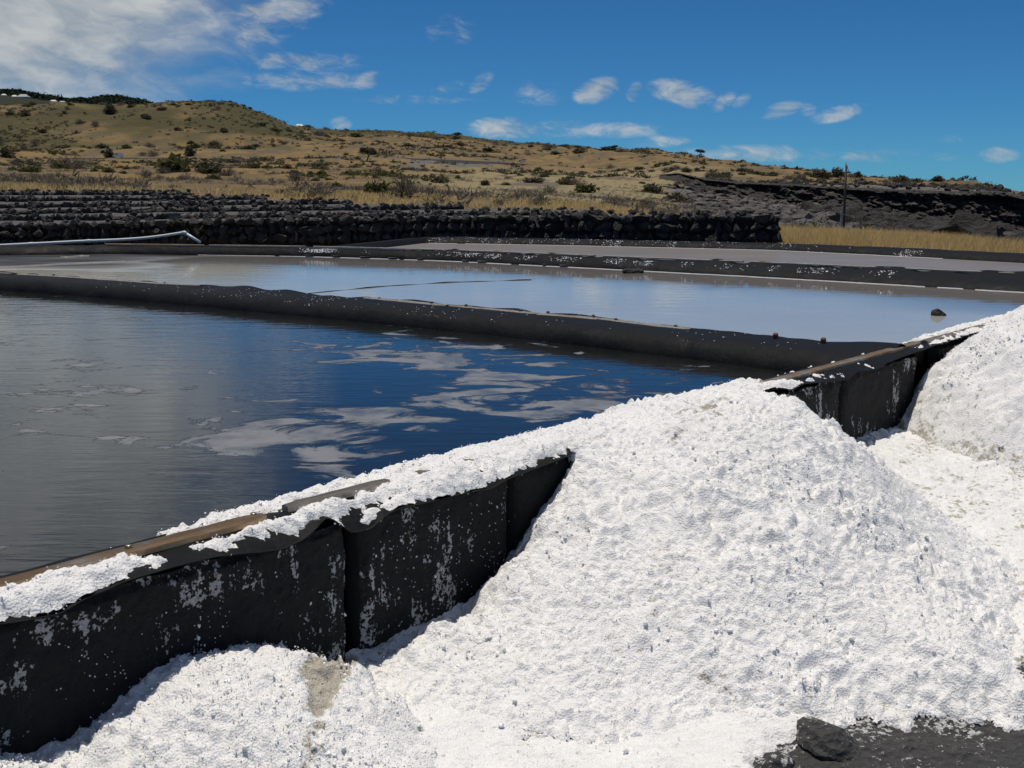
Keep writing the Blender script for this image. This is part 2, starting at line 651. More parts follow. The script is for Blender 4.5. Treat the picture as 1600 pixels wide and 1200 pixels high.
def m_terrain(k, b):
    p = k.position()
    big = k.noise(p, 0.012, 5, 0.6)
    mid = k.noise(k.scaled(p, (1.0, 0.55, 1.0)), 0.055, 6, 0.65)
    fine = k.noise(p, 0.6, 6, 0.7)
    gold = k.mix(fine, (0.168, 0.116, 0.046), (0.32, 0.225, 0.105))
    brown = k.mix(fine, (0.095, 0.074, 0.045), (0.195, 0.152, 0.098))
    green = k.mix(fine, (0.048, 0.046, 0.022), (0.115, 0.102, 0.050))
    rock = k.mix(fine, (0.070, 0.066, 0.062), (0.25, 0.232, 0.212))
    pale = k.mix(fine, (0.20, 0.160, 0.085), (0.37, 0.31, 0.18))
    c = k.mix(k.ramp(mid, 0.38, 0.60), gold, brown)
    c = k.mix(k.m('MULTIPLY', k.attr('pale'), k.ramp(mid, 0.62, 0.48)), c, pale)
    c = k.mix(k.ramp(k.m('ADD', big, k.m('MULTIPLY', k.attr('green'), 0.5)), 0.62, 0.86), c, green)
    rk = k.ramp(k.m('ADD', k.attr('rock'), k.m('MULTIPLY', k.m('SUBTRACT', mid, 0.5), 1.6)), 0.35, 0.70)
    c = k.mix(rk, c, rock)
    c = k.mix(k.attr('wood'), c, k.mix(fine, (0.018, 0.024, 0.016), (0.050, 0.055, 0.036)))
    c = k.mix(k.attr('straw'), c, k.mix(fine, (0.28, 0.19, 0.07), (0.46, 0.33, 0.13)))
    c = k.mix(k.attr('yard'), c, k.mix(k.noise(p, 9.0, 6, 0.7), (0.03, 0.029, 0.028), (0.11, 0.105, 0.10)))
    k.put(b.inputs['Base Color'], c)
    b.inputs['Roughness'].default_value = 0.95
    b.inputs['Specular IOR Level'].default_value = 0.1
    k.put(b.inputs['Normal'], k.bump(k.m('ADD', fine, k.m('MULTIPLY', k.noise(p, 0.15, 5, 0.6), 2.0)), 1.0, 0.8))


def m_cliff(k, b):
    p = k.position()
    n = k.noise(k.scaled(p, (1, 1, 2.6)), 0.30, 8, 0.68)
    f = k.noise(p, 1.6, 6, 0.7)
    c = k.mix(f, (0.022, 0.021, 0.020), (0.13, 0.12, 0.112))
    c = k.mix(k.ramp(n, 0.56, 0.72), c, (0.24, 0.22, 0.195))
    k.put(b.inputs['Base Color'], c)
    b.inputs['Roughness'].default_value = 0.9
    b.inputs['Specular IOR Level'].default_value = 0.15
    k.put(b.inputs['Normal'], k.bump(k.m('ADD', n, f), 1.4, 0.9))


def m_leaf(lo, hi):
    def f(k, b):
        n = k.noise(k.position(), 0.9, 4, 0.6)
        r = k.rand()
        c = k.mix(k.m('ADD', k.m('MULTIPLY', n, 0.7), k.m('MULTIPLY', r, 0.3)), lo, hi)
        k.put(b.inputs['Base Color'], c)
        b.inputs['Roughness'].default_value = 0.8
        b.inputs['Specular IOR Level'].default_value = 0.15
    return f


SALT = material('salt', m_salt)
SALTP = material('salt_crystal', m_salt_plain)
LINER = material('black_liner', m_liner)
PANEL = material('basalt_panel', m_panel)
LAVA = material('lava_stone', m_lava)
SLAB = material('rock_slab', m_slab)
WOOD = material('weathered_wood', m_wood(0.30, 1.5))
WOODG = material('grey_wood', m_wood(0.9, 1.3))
WOODP = material('pale_wood', m_wood(0.8, 1.55))
CORE = material('dark_core', plain((0.012, 0.012, 0.012), 0.9))
RUST = material('rusty_steel', plain((0.10, 0.045, 0.02), 0.7, 0.4, 80))
STEEL = material('screw_steel', plain((0.35, 0.30, 0.22), 0.35, 0.3, 90, 0.9))
PVC = material('white_pvc', plain((0.72, 0.78, 0.78), 0.35, 0.10, 5))
CONC = material('grey_concrete', plain((0.16, 0.158, 0.155), 0.85, 0.3, 12))
BOULD = material('lava_boulder', plain((0.105, 0.098, 0.092), 0.9, 0.75, 0.8, 0.0, 0.15))
WATER_A = material('brine_dark', m_water_dark)
WATER_B = material('brine_milky', m_water_milky)
WATER_C = material('brine_mud', m_water_mud)
SEA = material('sea_water', m_sea)
TERR = material('hillside', m_terrain)
CLIFF = material('basalt_cliff', m_cliff)
ASPH = material('asphalt', plain((0.05, 0.05, 0.052), 0.9, 0.2, 1.0))
TERRACE = material('terrace_soil', plain((0.075, 0.071, 0.068), 0.9, 0.5, 5.0))
LEAF_D = material('dark_scrub', m_leaf((0.052, 0.050, 0.030), (0.140, 0.128, 0.078)))
LEAF_G = material('green_scrub', m_leaf((0.052, 0.058, 0.020), (0.140, 0.138, 0.052)))
LEAF_B = material('dry_scrub', m_leaf((0.070, 0.062, 0.050), (0.20, 0.178, 0.148)))
LEAF_P = material('pine_green', m_leaf((0.012, 0.024, 0.010), (0.040, 0.062, 0.024)))
TWIG = material('twig', plain((0.06, 0.048, 0.038), 0.9))
STRAW = material('straw_grass', m_leaf((0.52, 0.38, 0.155), (0.82, 0.64, 0.32)))


def lets_light_through(mat, w):
    nt = mat.node_tree
    pb = nt.nodes['Principled BSDF']
    tr = nt.nodes.new('ShaderNodeBsdfTranslucent')
    mx = nt.nodes.new('ShaderNodeMixShader')
    mx.inputs[0].default_value = w
    src = pb.inputs['Base Color'].links[0].from_socket
    nt.links.new(src, tr.inputs['Color'])
    nt.links.new(pb.outputs[0], mx.inputs[1])
    nt.links.new(tr.outputs[0], mx.inputs[2])
    nt.links.new(mx.outputs[0], nt.nodes['Material Output'].inputs['Surface'])


lets_light_through(STRAW, .45)
for _m in (LEAF_D, LEAF_G, LEAF_B):
    lets_light_through(_m, .3)
AGAVE = material('agave_leaf', m_leaf((0.10, 0.13, 0.045), (0.30, 0.31, 0.13)))
POLEW = material('pole_wood', plain((0.085, 0.072, 0.06), 0.9, 0.3, 3))
PAINTW = material('white_paint', plain((0.78, 0.78, 0.78), 0.4, 0.06, 2))
GLASS = material('dark_glass', plain((0.02, 0.025, 0.03), 0.12, 0.1, 2, 0, 0.6))
RUBBER = material('tyre_rubber', plain((0.02, 0.02, 0.02), 0.8))
ROOFM = material('white_roof', plain((0.66, 0.66, 0.66), 0.6, 0.1, 0.5))
ROOFB = material('blue_grey_roof', plain((0.30, 0.36, 0.40), 0.6, 0.1, 0.5))
WALLM = material('render_wall', plain((0.42, 0.40, 0.37), 0.8, 0.12, 0.5))

# ------------------------------------------------------------------ TERRAIN
# every knot: range from the camera and the height seen there in the photograph, by bearing
PXK = 'px'


def col_px(az):
    return 800 + F * np.tan(np.clip(az, -1.3, 1.3)) / CP


def y_to_z(px, y, r):
    d = ray(px, y)
    return H + r * d[..., 2] / np.hypot(d[..., 0], d[..., 1])


CREST1 = [(-700, 178), (-300, 172), (0, 167), (100, 164), (180, 163), (235, 160), (270, 157), (320, 156), (355, 158), (390, 167), (420, 179),
          (445, 192), (470, 206), (500, 213), (540, 216), (600, 214), (700, 222), (800, 230), (900, 236), (1000, 243), (1060, 250),
          (1100, 256), (1200, 266), (1300, 277), (1400, 286), (1500, 294), (1560, 298), (1590, 303), (1612, 309), (1630, 330), (1660, 372), (1700, 380), (2400, 380)]
CREST2 = [(-700, 182), (0, 178), (300, 185), (420, 196), (460, 200), (500, 202), (540, 203), (600, 206), (650, 209), (720, 215), (770, 219),
          (830, 225), (900, 231), (1000, 236), (1040, 239), (1080, 243), (1120, 250), (1200, 261), (1250, 268), (1300, 274), (1370, 279),
          (1430, 281), (1480, 285), (1520, 291), (1545, 296), (1586, 302), (1612, 309), (1630, 330), (1660, 372), (1700, 380), (2400, 380)]
CREST3 = [(-700, 128), (-300, 136), (0, 144), (40, 145), (70, 151), (115, 159), (140, 158), (165, 153), (190, 152), (215, 156), (245, 164),
          (300, 185), (420, 205), (1600, 380), (2400, 390)]


def smooth_pts(px, pts, w):
    return (interp(px - w, pts) + interp(px + w, pts) + 2 * interp(px, pts)) / 4


RFAC = [(-700, 1.0), (900, 1.0), (1100, 0.62), (1300, 0.48), (1600, 0.42), (2400, 0.42)]


def terrain_knots(px):
    q = np.clip(px, -700, 2400)
    rf = interp(q, RFAC)
    one = np.ones_like(q)
    K = []
    K.append((one * 0.5, 0 * q))
    K.append((one * 22.0, 0 * q))
    K.append((one * 27.0, interp(q, [(-700, .05), (1150, .10), (1240, .08), (1600, 0.02), (2400, -.3)])))

    def add(r, ypts, w=15):
        K.append((one * r, y_to_z(q, smooth_pts(q, ypts, w), one * r)))
    add(40, [(-700, 336), (0, 336), (900, 345), (1140, 362), (1220, 378), (1320, 381), (1400, 384), (1500, 392), (1600, 401), (1800, 408), (2400, 420)])
    add(60, [(-700, 304), (0, 304), (300, 307), (550, 318), (750, 326), (950, 334), (1150, 360), (1220, 374), (1330, 378), (1450, 386), (1600, 397), (1800, 402), (2400, 410)])
    add(120, [(-700, 288), (0, 290), (550, 304), (950, 321), (1150, 345), (1220, 355), (1320, 363), (1450, 377), (1550, 386), (1600, 391), (2400, 398)])
    add(235, [(-700, 272), (0, 275), (550, 286), (800, 296), (950, 304), (1220, 335), (1320, 343), (1430, 357), (1520, 371), (1560, 378), (1600, 383), (2400, 388)])
    r4 = interp(q, [(-700, 420), (900, 420), (1060, 345), (1600, 330), (2400, 330)])
    K.append((r4, y_to_z(q, smooth_pts(q, [(-700, 258), (0, 261), (550, 266), (900, 279), (1040, 288), (1100, 300), (1200, 318), (1300, 325), (1400, 344), (1500, 360), (1550, 372), (1600, 381), (2400, 384)], 12), r4)))
    r5 = interp(q, [(-700, 600), (900, 600), (1060, 352), (1600, 338), (2400, 338)])
    K.append((r5, y_to_z(q, smooth_pts(q, [(-700, 252), (0, 252), (600, 250), (750, 255), (900, 265), (1040, 275), (1100, 281), (1150, 285), (1250, 290), (1300, 292), (1400, 297), (1500, 301), (1560, 301), (1590, 305), (1614, 311), (1630, 345), (1660, 378), (2400, 382)], 6), r5)))
    r6 = 720 * interp(q, [(-700, 1), (900, 1), (1060, .53), (1600, .50), (2400, .50)])
    K.append((r6, y_to_z(q, smooth_pts(q, [(-700, 236), (0, 234), (300, 230), (470, 228), (600, 232), (750, 243), (900, 253), (1040, 266), (1100, 274), (1250, 283), (1300, 287), (1400, 293), (1500, 297), (1560, 299), (1590, 304), (1614, 310), (1630, 345), (1660, 376), (2400, 381)], 8), r6)))
    r7 = 950 * interp(q, [(-700, 1), (900, .95), (1060, .62), (1600, .42), (2400, .42)])
    K.append((r7, y_to_z(q, smooth_pts(q, CREST1, 6), r7)))
    r8 = 1250 * interp(q, [(-700, 1), (900, .9), (1060, .62), (1600, .36), (2400, .36)])
    K.append((r8, y_to_z(q, smooth_pts(q, CREST2, 5), r8)))
    K.append((r8 * 1.25, K[-1][1] - interp(q, [(-700, 10), (470, 10), (1000, 8), (1400, 8), (1600, 6), (2400, 4)])))
    r10 = one * 3000
    z9 = interp(q, [(-700, 200), (0, 172), (250, 150), (420, 80), (800, 10), (1300, -16), (2400, -18)])
    K.append((one * 2300, z9))
    K.append((r10, y_to_z(q, smooth_pts(q, CREST3, 6), r10)))
    K.append((one * 4200, K[-1][1] * 0.55 - 30))
    K.append((one * 7000, one * -40))
    return K


def terrain_z(x, y, noise=True):
    x, y = np.asarray(x, float), np.asarray(y, float)
    r = np.hypot(x, y)
    az = np.arctan2(x, y)
    px = col_px(az)
    K = terrain_knots(px)
    lr = np.log(np.maximum(r, 0.5))
    z = np.zeros_like(r)
    KR = [np.log(k[0]) for k in K]
    z = K[0][1] * 1.0
    for i in range(len(K) - 1):
        a, b = KR[i], KR[i + 1]
        t = np.clip((lr - a) / np.maximum(b - a, 1e-6), 0, 1)
        if 6 < i < 14:
            t = t * 0.6 + 0.4 * t * t * (3 - 2 * t)
        z = np.where(lr >= a, K[i][1] + (K[i + 1][1] - K[i][1]) * t, z)
    # behind the camera the yard stays flat and slopes off to the shore
    back = sstep(R(62), R(100), np.abs(az))
    flat = np.where(az > 0, -sstep(30, 300, r) * 16, sstep(30, 900, r) * 60 * sstep(R(175), R(95), np.abs(az)))
    z = z * (1 - back) + flat * back
    if noise:
        a = np.clip((r - 24) / 60, 0, 1)
        z = z + a * (0.0035 * np.minimum(r, 900) * fbm(x * .02, y * .02, 3.1, 3) + 0.12 * fbm(x * .25, y * .25, 8.0, 3) + np.clip(r / 400, 0, 1) * 0.7 * fbm(x * .07, y * .07, 1.0, 3))
    return z


def build_terrain():
    az_in = np.linspace(R(-31), R(31), 640)
    az_l = np.linspace(R(-180), R(-31), 70)[:-1]
    az_r = np.linspace(R(31), R(180), 70)[1:]
    az = np.concatenate([az_l, az_in, az_r])
    rr = np.concatenate([np.geomspace(0.5, 20, 12), np.geomspace(21, 230, 90), np.linspace(233, 325, 24), np.linspace(328, 360, 18), np.geomspace(364, 1600, 130), np.geomspace(1640, 7000, 50)])
    A, Rr = np.meshgrid(az, rr, indexing='ij')
    X, Y = np.sin(A) * Rr, np.cos(A) * Rr
    Z = terrain_z(X, Y)
    px = col_px(A)
    yy = project(np.stack([X, Y, Z], -1))[1]
    front = (np.abs(A) < R(60))
    rock = sstep(960, 1150, px + 40 * fbm(X * .03, Y * .03)) * sstep(100, 175, Rr) * (1 - sstep(346, 356, Rr)) * front
    rock = np.maximum(rock, sstep(1330, 1500, px) * sstep(62, 90, Rr) * (1 - sstep(346, 356, Rr)) * front)
    rock = np.maximum(rock, 0.9 * np.exp(-((px - 700) / 110) ** 2 - ((Rr - 560) / 90) ** 2))
    rock = np.maximum(rock, 0.40 * sstep(500, 900, px) * sstep(150, 200, Rr) * (1 - sstep(330, 420, Rr)) * front)
    rock = np.maximum(rock, 0.12 * sstep(1100, 1250, px) * sstep(356, 366, Rr) * front)
    green = np.exp(-((px - 380) / 110) ** 2) * sstep(720, 800, Rr) * (1 - sstep(1200, 1300, Rr))
    green = np.maximum(green, sstep(470, 520, px) * (1 - sstep(1000, 1120, px)) * sstep(960, 1040, Rr))
    green = np.maximum(green, .55 * sstep(560, 400, px) * sstep(640, 720, Rr)) * front
    pale = sstep(560, 760, px) * sstep(1200, 1050, px) * sstep(110, 150, Rr) * sstep(560, 420, Rr) * front
    wood = sstep(1220, 1330, Rr) * front
    straw = sstep(1190, 1230, px) * sstep(22.5, 24, Rr) * (1 - sstep(55, 72, Rr)) * front
    yard = 1 - sstep(23, 27, Rr) * front
    V = np.stack([X, Y, Z], -1).reshape(-1, 3)
    Fc = grid_faces(len(az), len(rr))
    o = obj('terrain', V, Fc[:, ::-1].copy(), TERR, attrs={'rock': rock, 'green': green, 'straw': straw, 'yard': yard, 'wood': wood, 'pale': pale})
    tag(o, kind='structure')


build_terrain()

# sea
ring = np.linspace(0, 2 * math.pi, 97)[:-1]
SV = np.concatenate([[[0, 0, -12.2]], np.stack([np.sin(ring) * 45000, np.cos(ring) * 45000, np.full(96, -12.2)], -1)])
tag(obj('sea', SV, [(0, 1 + (i + 1) % 96, 1 + i) for i in range(96)], SEA, smooth=False), kind='structure')


# ------------------------------------------------------------------ cliff with broken ledges, and boulders under it
def build_cliff():
    n, mrows = 560, 56
    pxs = np.linspace(1030, 1650, n)
    top = interp(pxs, [(1030, 273), (1060, 270), (1100, 279), (1150, 284), (1250, 288), (1300, 291), (1400, 296), (1500, 299), (1560, 298), (1588, 303), (1614, 310), (1632, 330), (1650, 370)])
    bot = interp(pxs, [(1030, 279), (1060, 284), (1100, 304), (1200, 324), (1300, 332), (1400, 350), (1500, 366), (1560, 374), (1600, 381), (1650, 386)])
    v = np.linspace(0, 1, mrows)
    U, Vv = np.meshgrid(pxs, v, indexing='ij')
    Yp = bot[:, None] + (top - bot)[:, None] * Vv
    r = 336 - 12 * (1 - Vv)
    hgt = (bot - top)[:, None] * 340 / F
    sx = U * 340 / F
    zz = Vv * hgt
    ledge = np.floor(zz / 1.9 + 0.9 * fbm(sx * .05, zz * .1, 2.0, 3))
    off = 2.8 * fbm(sx * .12, zz * .30, 5.0, 4, .6) + 1.6 * fbm(sx * .5, zz * .9, 1.0, 3, .6) + 1.8 * perlin(sx * .11, ledge * 3.7, 9.0)
    over = 3.0 * np.exp(-((Vv - 0.93) / 0.07) ** 2)
    r = r - (off + over) * np.minimum(1, hgt / 3.0)
    r = r + 5.0 * (Vv > 0.985)
    V = PR(U, Yp, r).reshape(-1, 3)
    o = obj('cliff', V, grid_faces(n, mrows), CLIFF, smooth=False)
    tag(o, kind='structure')


build_cliff()


def scatter_mesh(name, pts, sizes, bases, mat, squash=0.7, amp=.35, smooth=False):
    """many small lumps joined as one mesh (stuff)"""
    VV, FF, n = [], [], 0
    for i, (p, s) in enumerate(zip(pts, sizes)):
        V, Fc = bases[i % len(bases)]
        a = random.uniform(0, 6.28)
        c, sn = math.cos(a), math.sin(a)
        Q = V * np.array([s, s * random.uniform(.7, 1.1), s * squash * random.uniform(.7, 1.2)])
        Q = np.stack([Q[:, 0] * c - Q[:, 1] * sn, Q[:, 0] * sn + Q[:, 1] * c, Q[:, 2]], -1) + p
        VV.append(Q)
        FF.append(Fc + n)
        n += len(V)
    return obj(name, np.concatenate(VV), np.concatenate(FF), mat, smooth=smooth)


def lump_bases(base, k, seed, amp=.3):
    out = []
    for i in range(k):
        V, Fc = base
        q = V * (1 + amp * fbm(V[:, 0] * 1.3 + 5 * i + seed, V[:, 1] * 1.3, V[:, 2] * 1.3 - 3 * i, 2))[:, None]
        out.append((q, Fc))
    return out


LB1 = lump_bases(ICO2, 6, 3, .55)
LB2 = lump_bases(ICO2, 6, 11, .45)


def terrain_pts(n, pxr, rr, dens=None):
    px = rng.uniform(*pxr, n * 3)
    r = np.exp(rng.uniform(np.log(rr[0]), np.log(rr[1]), n * 3))
    az = np.arctan((px - 800) / F * CP)
    x, y = np.sin(az) * r, np.cos(az) * r
    k = np.ones(n * 3, bool) if dens is None else (rng.random(n * 3) < dens(px, r, x, y))
    x, y = x[k][:n], y[k][:n]
    return np.stack([x, y, terrain_z(x, y)], -1), px[k][:n], r[k][:n]


pts, ppx, pr = terrain_pts(3200, (1000, 1500), (85, 335), lambda px, r, x, y: sstep(1000, 1200, px) * (0.25 + 0.75 * sstep(110, 260, r)))
sz = np.clip(rng.gamma(1.4, .30, len(pts)) * (0.45 + pr / 300), .1, 1.5) * np.where((ppx < 1150) & (pr < 200), .45, 1.0)
o = scatter_mesh('rubble', pts, sz, LB1, BOULD, .6)
tag(o, 'grey lava rubble over the slope left of the pole and below the cliff', 'rubble', kind='stuff')
pts, ppx, pr = terrain_pts(900, (1040, 1640), (334, 362))
sz = np.clip(rng.gamma(1.5, .34, len(pts)), .15, 1.5) * (.5 + .5 * sstep(1050, 1200, ppx))
o = scatter_mesh('lip_rocks', pts, sz, LB1, CLIFF, .8)
tag(o, 'broken black rocks along the upper lip of the cliff', 'rocks', kind='stuff')
pts, ppx, pr = terrain_pts(2600, (1230, 1680), (75, 335), lambda px, r, x, y: sstep(1260, 1480, px + (r - 200) * .5) * (0.3 + 0.7 * sstep(90, 200, r)))
sz = np.clip(rng.gamma(1.3, .55, len(pts)) * (0.5 + pr / 280), .15, 2.8)
o = scatter_mesh('boulders', pts, sz, LB1, CLIFF, .75)
tag(o, 'black lava boulders strewn below the cliff', 'boulders', kind='stuff')

# surf at the cove
sv = []
for i in range(60):
    px = 1552 + i * 1.6
    p = P(px, 362.5 + 1.2 * math.sin(i * .4), -11.2)
    sv.append(p)
b_ = [p + np.array([random.uniform(-.5, .5), random.uniform(-2, 2), random.uniform(-.1, .6)]) for p in sv for _ in range(4)]
o = scatter_mesh('surf', b_, [random.uniform(.5, 1.6) for _ in b_], LB1, PAINTW, .35)
tag(o, 'white surf breaking on the black rocks of the cove', 'surf', kind='stuff')

# ------------------------------------------------------------------ road
RN = 200
rpx = np.linspace(-260, 900, RN)
ry = smooth_pts(rpx, [(-260, 253.5), (0, 252.5), (200, 250.5), (350, 249.5), (530, 248.5), (640, 247.5), (760, 252), (900, 262)], 30)
rc = PR(rpx, ry, np.full(RN, 590.0))
rc[:, 2] = np.maximum(rc[:, 2], terrain_z(rc[:, 0], rc[:, 1]) + .3)
rc[:, 2] = np.convolve(np.pad(rc[:, 2], 6, 'edge'), np.ones(13) / 13, 'valid')
VR = []
for p in rc:
    az = math.atan2(p[0], p[1])
    e = np.array([math.sin(az), math.cos(az), 0])
    VR += [p - e * 6.5 + [0, 0, -2.6], p - e * 3.6 + [0, 0, -.05], p - e * 3.5, p + e * 3.5 + [0, 0, .12], p + e * 6 + [0, 0, -2.0]]
tag(obj('road', VR, grid_faces(RN, 5)[:, ::-1].copy(), ASPH, smooth=False), kind='structure')


# ------------------------------------------------------------------ POOLS
A0 = P(0, 922, RIM)
B0 = P(1440, 537, RIM)
u_ = (B0 - A0)[:2]
u_ = u_ / np.linalg.norm(u_)
n_ = np.array([u_[1], -u_[0]])          # out of the pool, towards the yard


def W(s, t, z):
    s, t, z = np.broadcast_arrays(np.asarray(s, float), np.asarray(t, float), np.asarray(z, float))
    return np.stack([A0[0] + u_[0] * s + n_[0] * t, A0[1] + u_[1] * s + n_[1] * t, z], -1)


def PT(px, py, t):
    """photo point on the vertical plane at offset t from the wall axis -> (s, z)"""
    d = ray(px, py)
    q = (t + A0[0] * n_[0] + A0[1] * n_[1]) / (d[..., 0] * n_[0] + d[..., 1] * n_[1])
    X, Y, Z = d[..., 0] * q, d[..., 1] * q, H + d[..., 2] * q
    return (X - A0[0]) * u_[0] + (Y - A0[1]) * u_[1], Z


def ST(p):
    p = np.asarray(p, float)
    return (p[..., 0] - A0[0]) * u_[0] + (p[..., 1] - A0[1]) * u_[1], (p[..., 0] - A0[0]) * n_[0] + (p[..., 1] - A0[1]) * n_[1]


TL, TF = 0.135, 0.10       # lip and panel face offsets
lip_px = [(-160, 1015), (0, 975), (90, 962), (150, 928), (200, 906), (260, 889), (330, 871), (400, 863), (440, 859), (475, 845), (500, 824), (514, 807), (528, 815), (550, 833),
          (580, 827), (600, 808), (620, 797), (650, 789), (700, 779), (735, 769), (765, 765), (800, 746), (850, 728), (900, 708), (1000, 676),
          (1215, 606), (1240, 609), (1258, 599), (1300, 596), (1328, 592), (1340, 581), (1375, 576), (1385, 568), (1400, 562), (1425, 553), (1470, 537), (1600, 497)]
ls, lz = PT(np.array([p[0] for p in lip_px]), np.array([p[1] for p in lip_px]), TL)
S0, S1 = -2.2, 9.0


def lip_z(s):
    z = np.interp(s, ls, lz)
    return np.where(s < ls[0], RIM - .02, np.where(s > ls[-1], RIM - .02, z))


def sm(f, s, w):
    return (f(s - w) + 2 * f(s) + f(s + w)) / 4


def liner_z(s, t):
    """upper surface of the liner on the near wall"""
    s, t = np.asarray(s, float), np.asarray(t, float)
    top = RIM + 0.006 * fbm(s * 3.0, t * 9, 4.0, 3)
    inner = np.interp(t, [-.40, -.26, -.20, -.165, -.13, -.05], [-.24, -.14, -.065, -.025, -.008, 0])
    k = np.clip((t - 0.02) / (TL - 0.02), 0, 1) ** 1.4
    L = sm(lip_z, s, .012)
    return (top + inner) * (1 - k) + L * k


CORNER = P(1345, 541, RIM)
DIV = np.concatenate([P(np.array([-700., -350., 0., 160., 315., 570., 830., 1080.]), np.array([402., 412., 427.5, 437., 448., 468., 490., 514.]), RIM), [P(1400, 548, RIM)]])
FARB = P(np.array([-500., -200., 0., 160., 320., 480., 700., 870., 1000., 1200., 1400., 1600., 1900., 2300.]),
         np.array([383., 384., 385., 383., 385., 387., 392.5, 399.5, 405., 413., 422., 431., 446., 468.]), RIM)
BACKB = P(np.array([660., 700., 900., 1220., 1400., 1600., 1900., 2300.]), np.array([370.5, 371., 374., 380.5, 388., 397., 412., 434.]), RIM)


def resample(poly, step):
    poly = np.asarray(poly)
    seg = np.linalg.norm(np.diff(poly, axis=0), axis=1)
    L = np.concatenate([[0], np.cumsum(seg)])
    n = max(2, int(L[-1] / step))
    s = np.linspace(0, L[-1], n)
    out = np.stack([np.interp(s, L, poly[:, i]) for i in range(3)], -1)
    w = max(1, int(0.6 / step))
    for i in range(3):
        out[:, i] = np.convolve(np.pad(out[:, i], w, mode='reflect', reflect_type='odd'), np.ones(2 * w + 1) / (2 * w + 1), 'valid')
    return out, s


def bank_liner(poly, prof, widths, step=0.05, wave=0.02, seed=0):
    """liner draped over a low bank. prof: (offset, z); offset > 0 faces the camera"""
    C, s = resample(poly, step)
    T = np.gradient(C, axis=0)
    T /= np.linalg.norm(T, axis=1)[:, None]
    N = np.stack([T[:, 1], -T[:, 0], 0 * s], -1)
    N *= np.where(N[:, 1] > 0, -1, 1)[:, None]
    pxs = project(C)[0]
    wid = interp(pxs, widths)
    ofs = np.array([p[0] for p in prof])
    zz = np.array([p[1] for p in prof])
    V = C[:, None, :] + N[:, None, :] * (np.where(ofs > 0, ofs * wid[:, None], np.broadcast_to(ofs, (len(s), len(ofs)))))[:, :, None]
    V[:, :, 2] = C[:, None, 2] + zz[None, :]
    top = np.exp(-((ofs + 0.06) / 0.10) ** 2)[None, :]
    sc = np.abs(perlin(s * 2.1, seed * 3.3, 0.5)) * 2 - .35
    V[:, :, 2] += wave * top * sc[:, None]
    nn = fbm(V[..., 0] * 2.5, V[..., 1] * 2.5, V[..., 2] * 5 + seed, 4)
    V += N[:, None, :] * (0.014 * nn)[:, :, None]
    V[:, :, 2] += 0.006 * nn
    return V, grid_faces(len(s), len(prof)), C, N, s, wid


WA, WB, WC = 0.515, 0.505, 0.535


def water(name, loop, z, mat, attr=None, cell=.25):
    """a water sheet clipped to a polygon, subdivided so that attributes can vary"""
    loop = np.asarray(loop)[:, :2]
    lo, hi = loop.min(0), loop.max(0)
    xs = np.arange(lo[0] - cell, hi[0] + cell, cell)
    ys = np.arange(lo[1] - cell, hi[1] + cell, cell)
    X, Y = np.meshgrid(xs, ys, indexing='ij')
    ins = np.zeros(X.shape, bool)
    j = len(loop) - 1
    for i in range(len(loop)):
        (xi, yi), (xj, yj) = loop[i], loop[j]
        cr = ((yi > Y) != (yj > Y)) & (X < (xj - xi) * (Y - yi) / ((yj - yi) + 1e-12) + xi)
        ins ^= cr
        j = i
    V = np.stack([X, Y, np.full(X.shape, z)], -1).reshape(-1, 3)
    tt = (X - A0[0]) * n_[0] + (Y - A0[1]) * n_[1]
    ex = np.maximum(0, tt + .06)
    X, Y = X - n_[0] * ex, Y - n_[1] * ex
    V = np.stack([X, Y, np.full(X.shape, z)], -1).reshape(-1, 3)
    at = {k: f(X, Y) for k, f in (attr or {}).items()}
    V, Fc, at = compact(V, grid_faces(len(xs), len(ys), ins), at)
    o = obj(name, V, Fc, mat, attrs=at, smooth=False)
    return tag(o, kind='structure')


def film_zone(X, Y):
    p = np.stack([X, Y, np.full(X.shape, WA)], -1)
    px, py = project(p)
    z = np.exp(-((px - 480) / 230) ** 2 - ((py - 690) / 55) ** 2) * 1.0
    z = np.maximum(z, .95 * np.exp(-((px - 800) / 260) ** 2 - ((py - 620) / 50) ** 2))
    z = np.maximum(z, .9 * np.exp(-((px - 640) / 210) ** 2 - ((py - 560) / 34) ** 2))
    z = np.maximum(z, .5 * np.exp(-((px - 100) / 100) ** 2 - ((py - 600) / 50) ** 2))
    return z


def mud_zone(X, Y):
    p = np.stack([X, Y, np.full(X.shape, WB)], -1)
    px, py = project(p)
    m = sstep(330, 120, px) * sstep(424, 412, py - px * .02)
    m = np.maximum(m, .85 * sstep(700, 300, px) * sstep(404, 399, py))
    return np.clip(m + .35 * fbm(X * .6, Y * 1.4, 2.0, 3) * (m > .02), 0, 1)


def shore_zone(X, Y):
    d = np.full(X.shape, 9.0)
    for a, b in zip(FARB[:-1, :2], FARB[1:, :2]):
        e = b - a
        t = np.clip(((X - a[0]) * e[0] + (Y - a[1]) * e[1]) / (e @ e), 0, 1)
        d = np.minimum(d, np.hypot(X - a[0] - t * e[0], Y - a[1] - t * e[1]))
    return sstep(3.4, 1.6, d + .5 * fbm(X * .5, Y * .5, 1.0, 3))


sc_, tc_ = ST(CORNER)
wa_loop = np.concatenate([DIV + np.array([0, 0, 0]), W([sc_, -2.2], [-.12, -.12], RIM)])
water('brine_water', wa_loop, WA, WATER_A, {'film': film_zone})
wb_loop = np.concatenate([DIV[::-1], FARB, W([9.0, sc_], [-.12, -.12], RIM)])
wb_loop = np.concatenate([DIV[:-1], W([sc_, 9.5], [-.12, -.12], RIM), FARB[::-1]])
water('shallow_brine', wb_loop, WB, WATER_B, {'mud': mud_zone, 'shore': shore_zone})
wc_loop = np.concatenate([FARB[5:], BACKB[::-1]])
water('far_brine', wc_loop, WC, WATER_C)


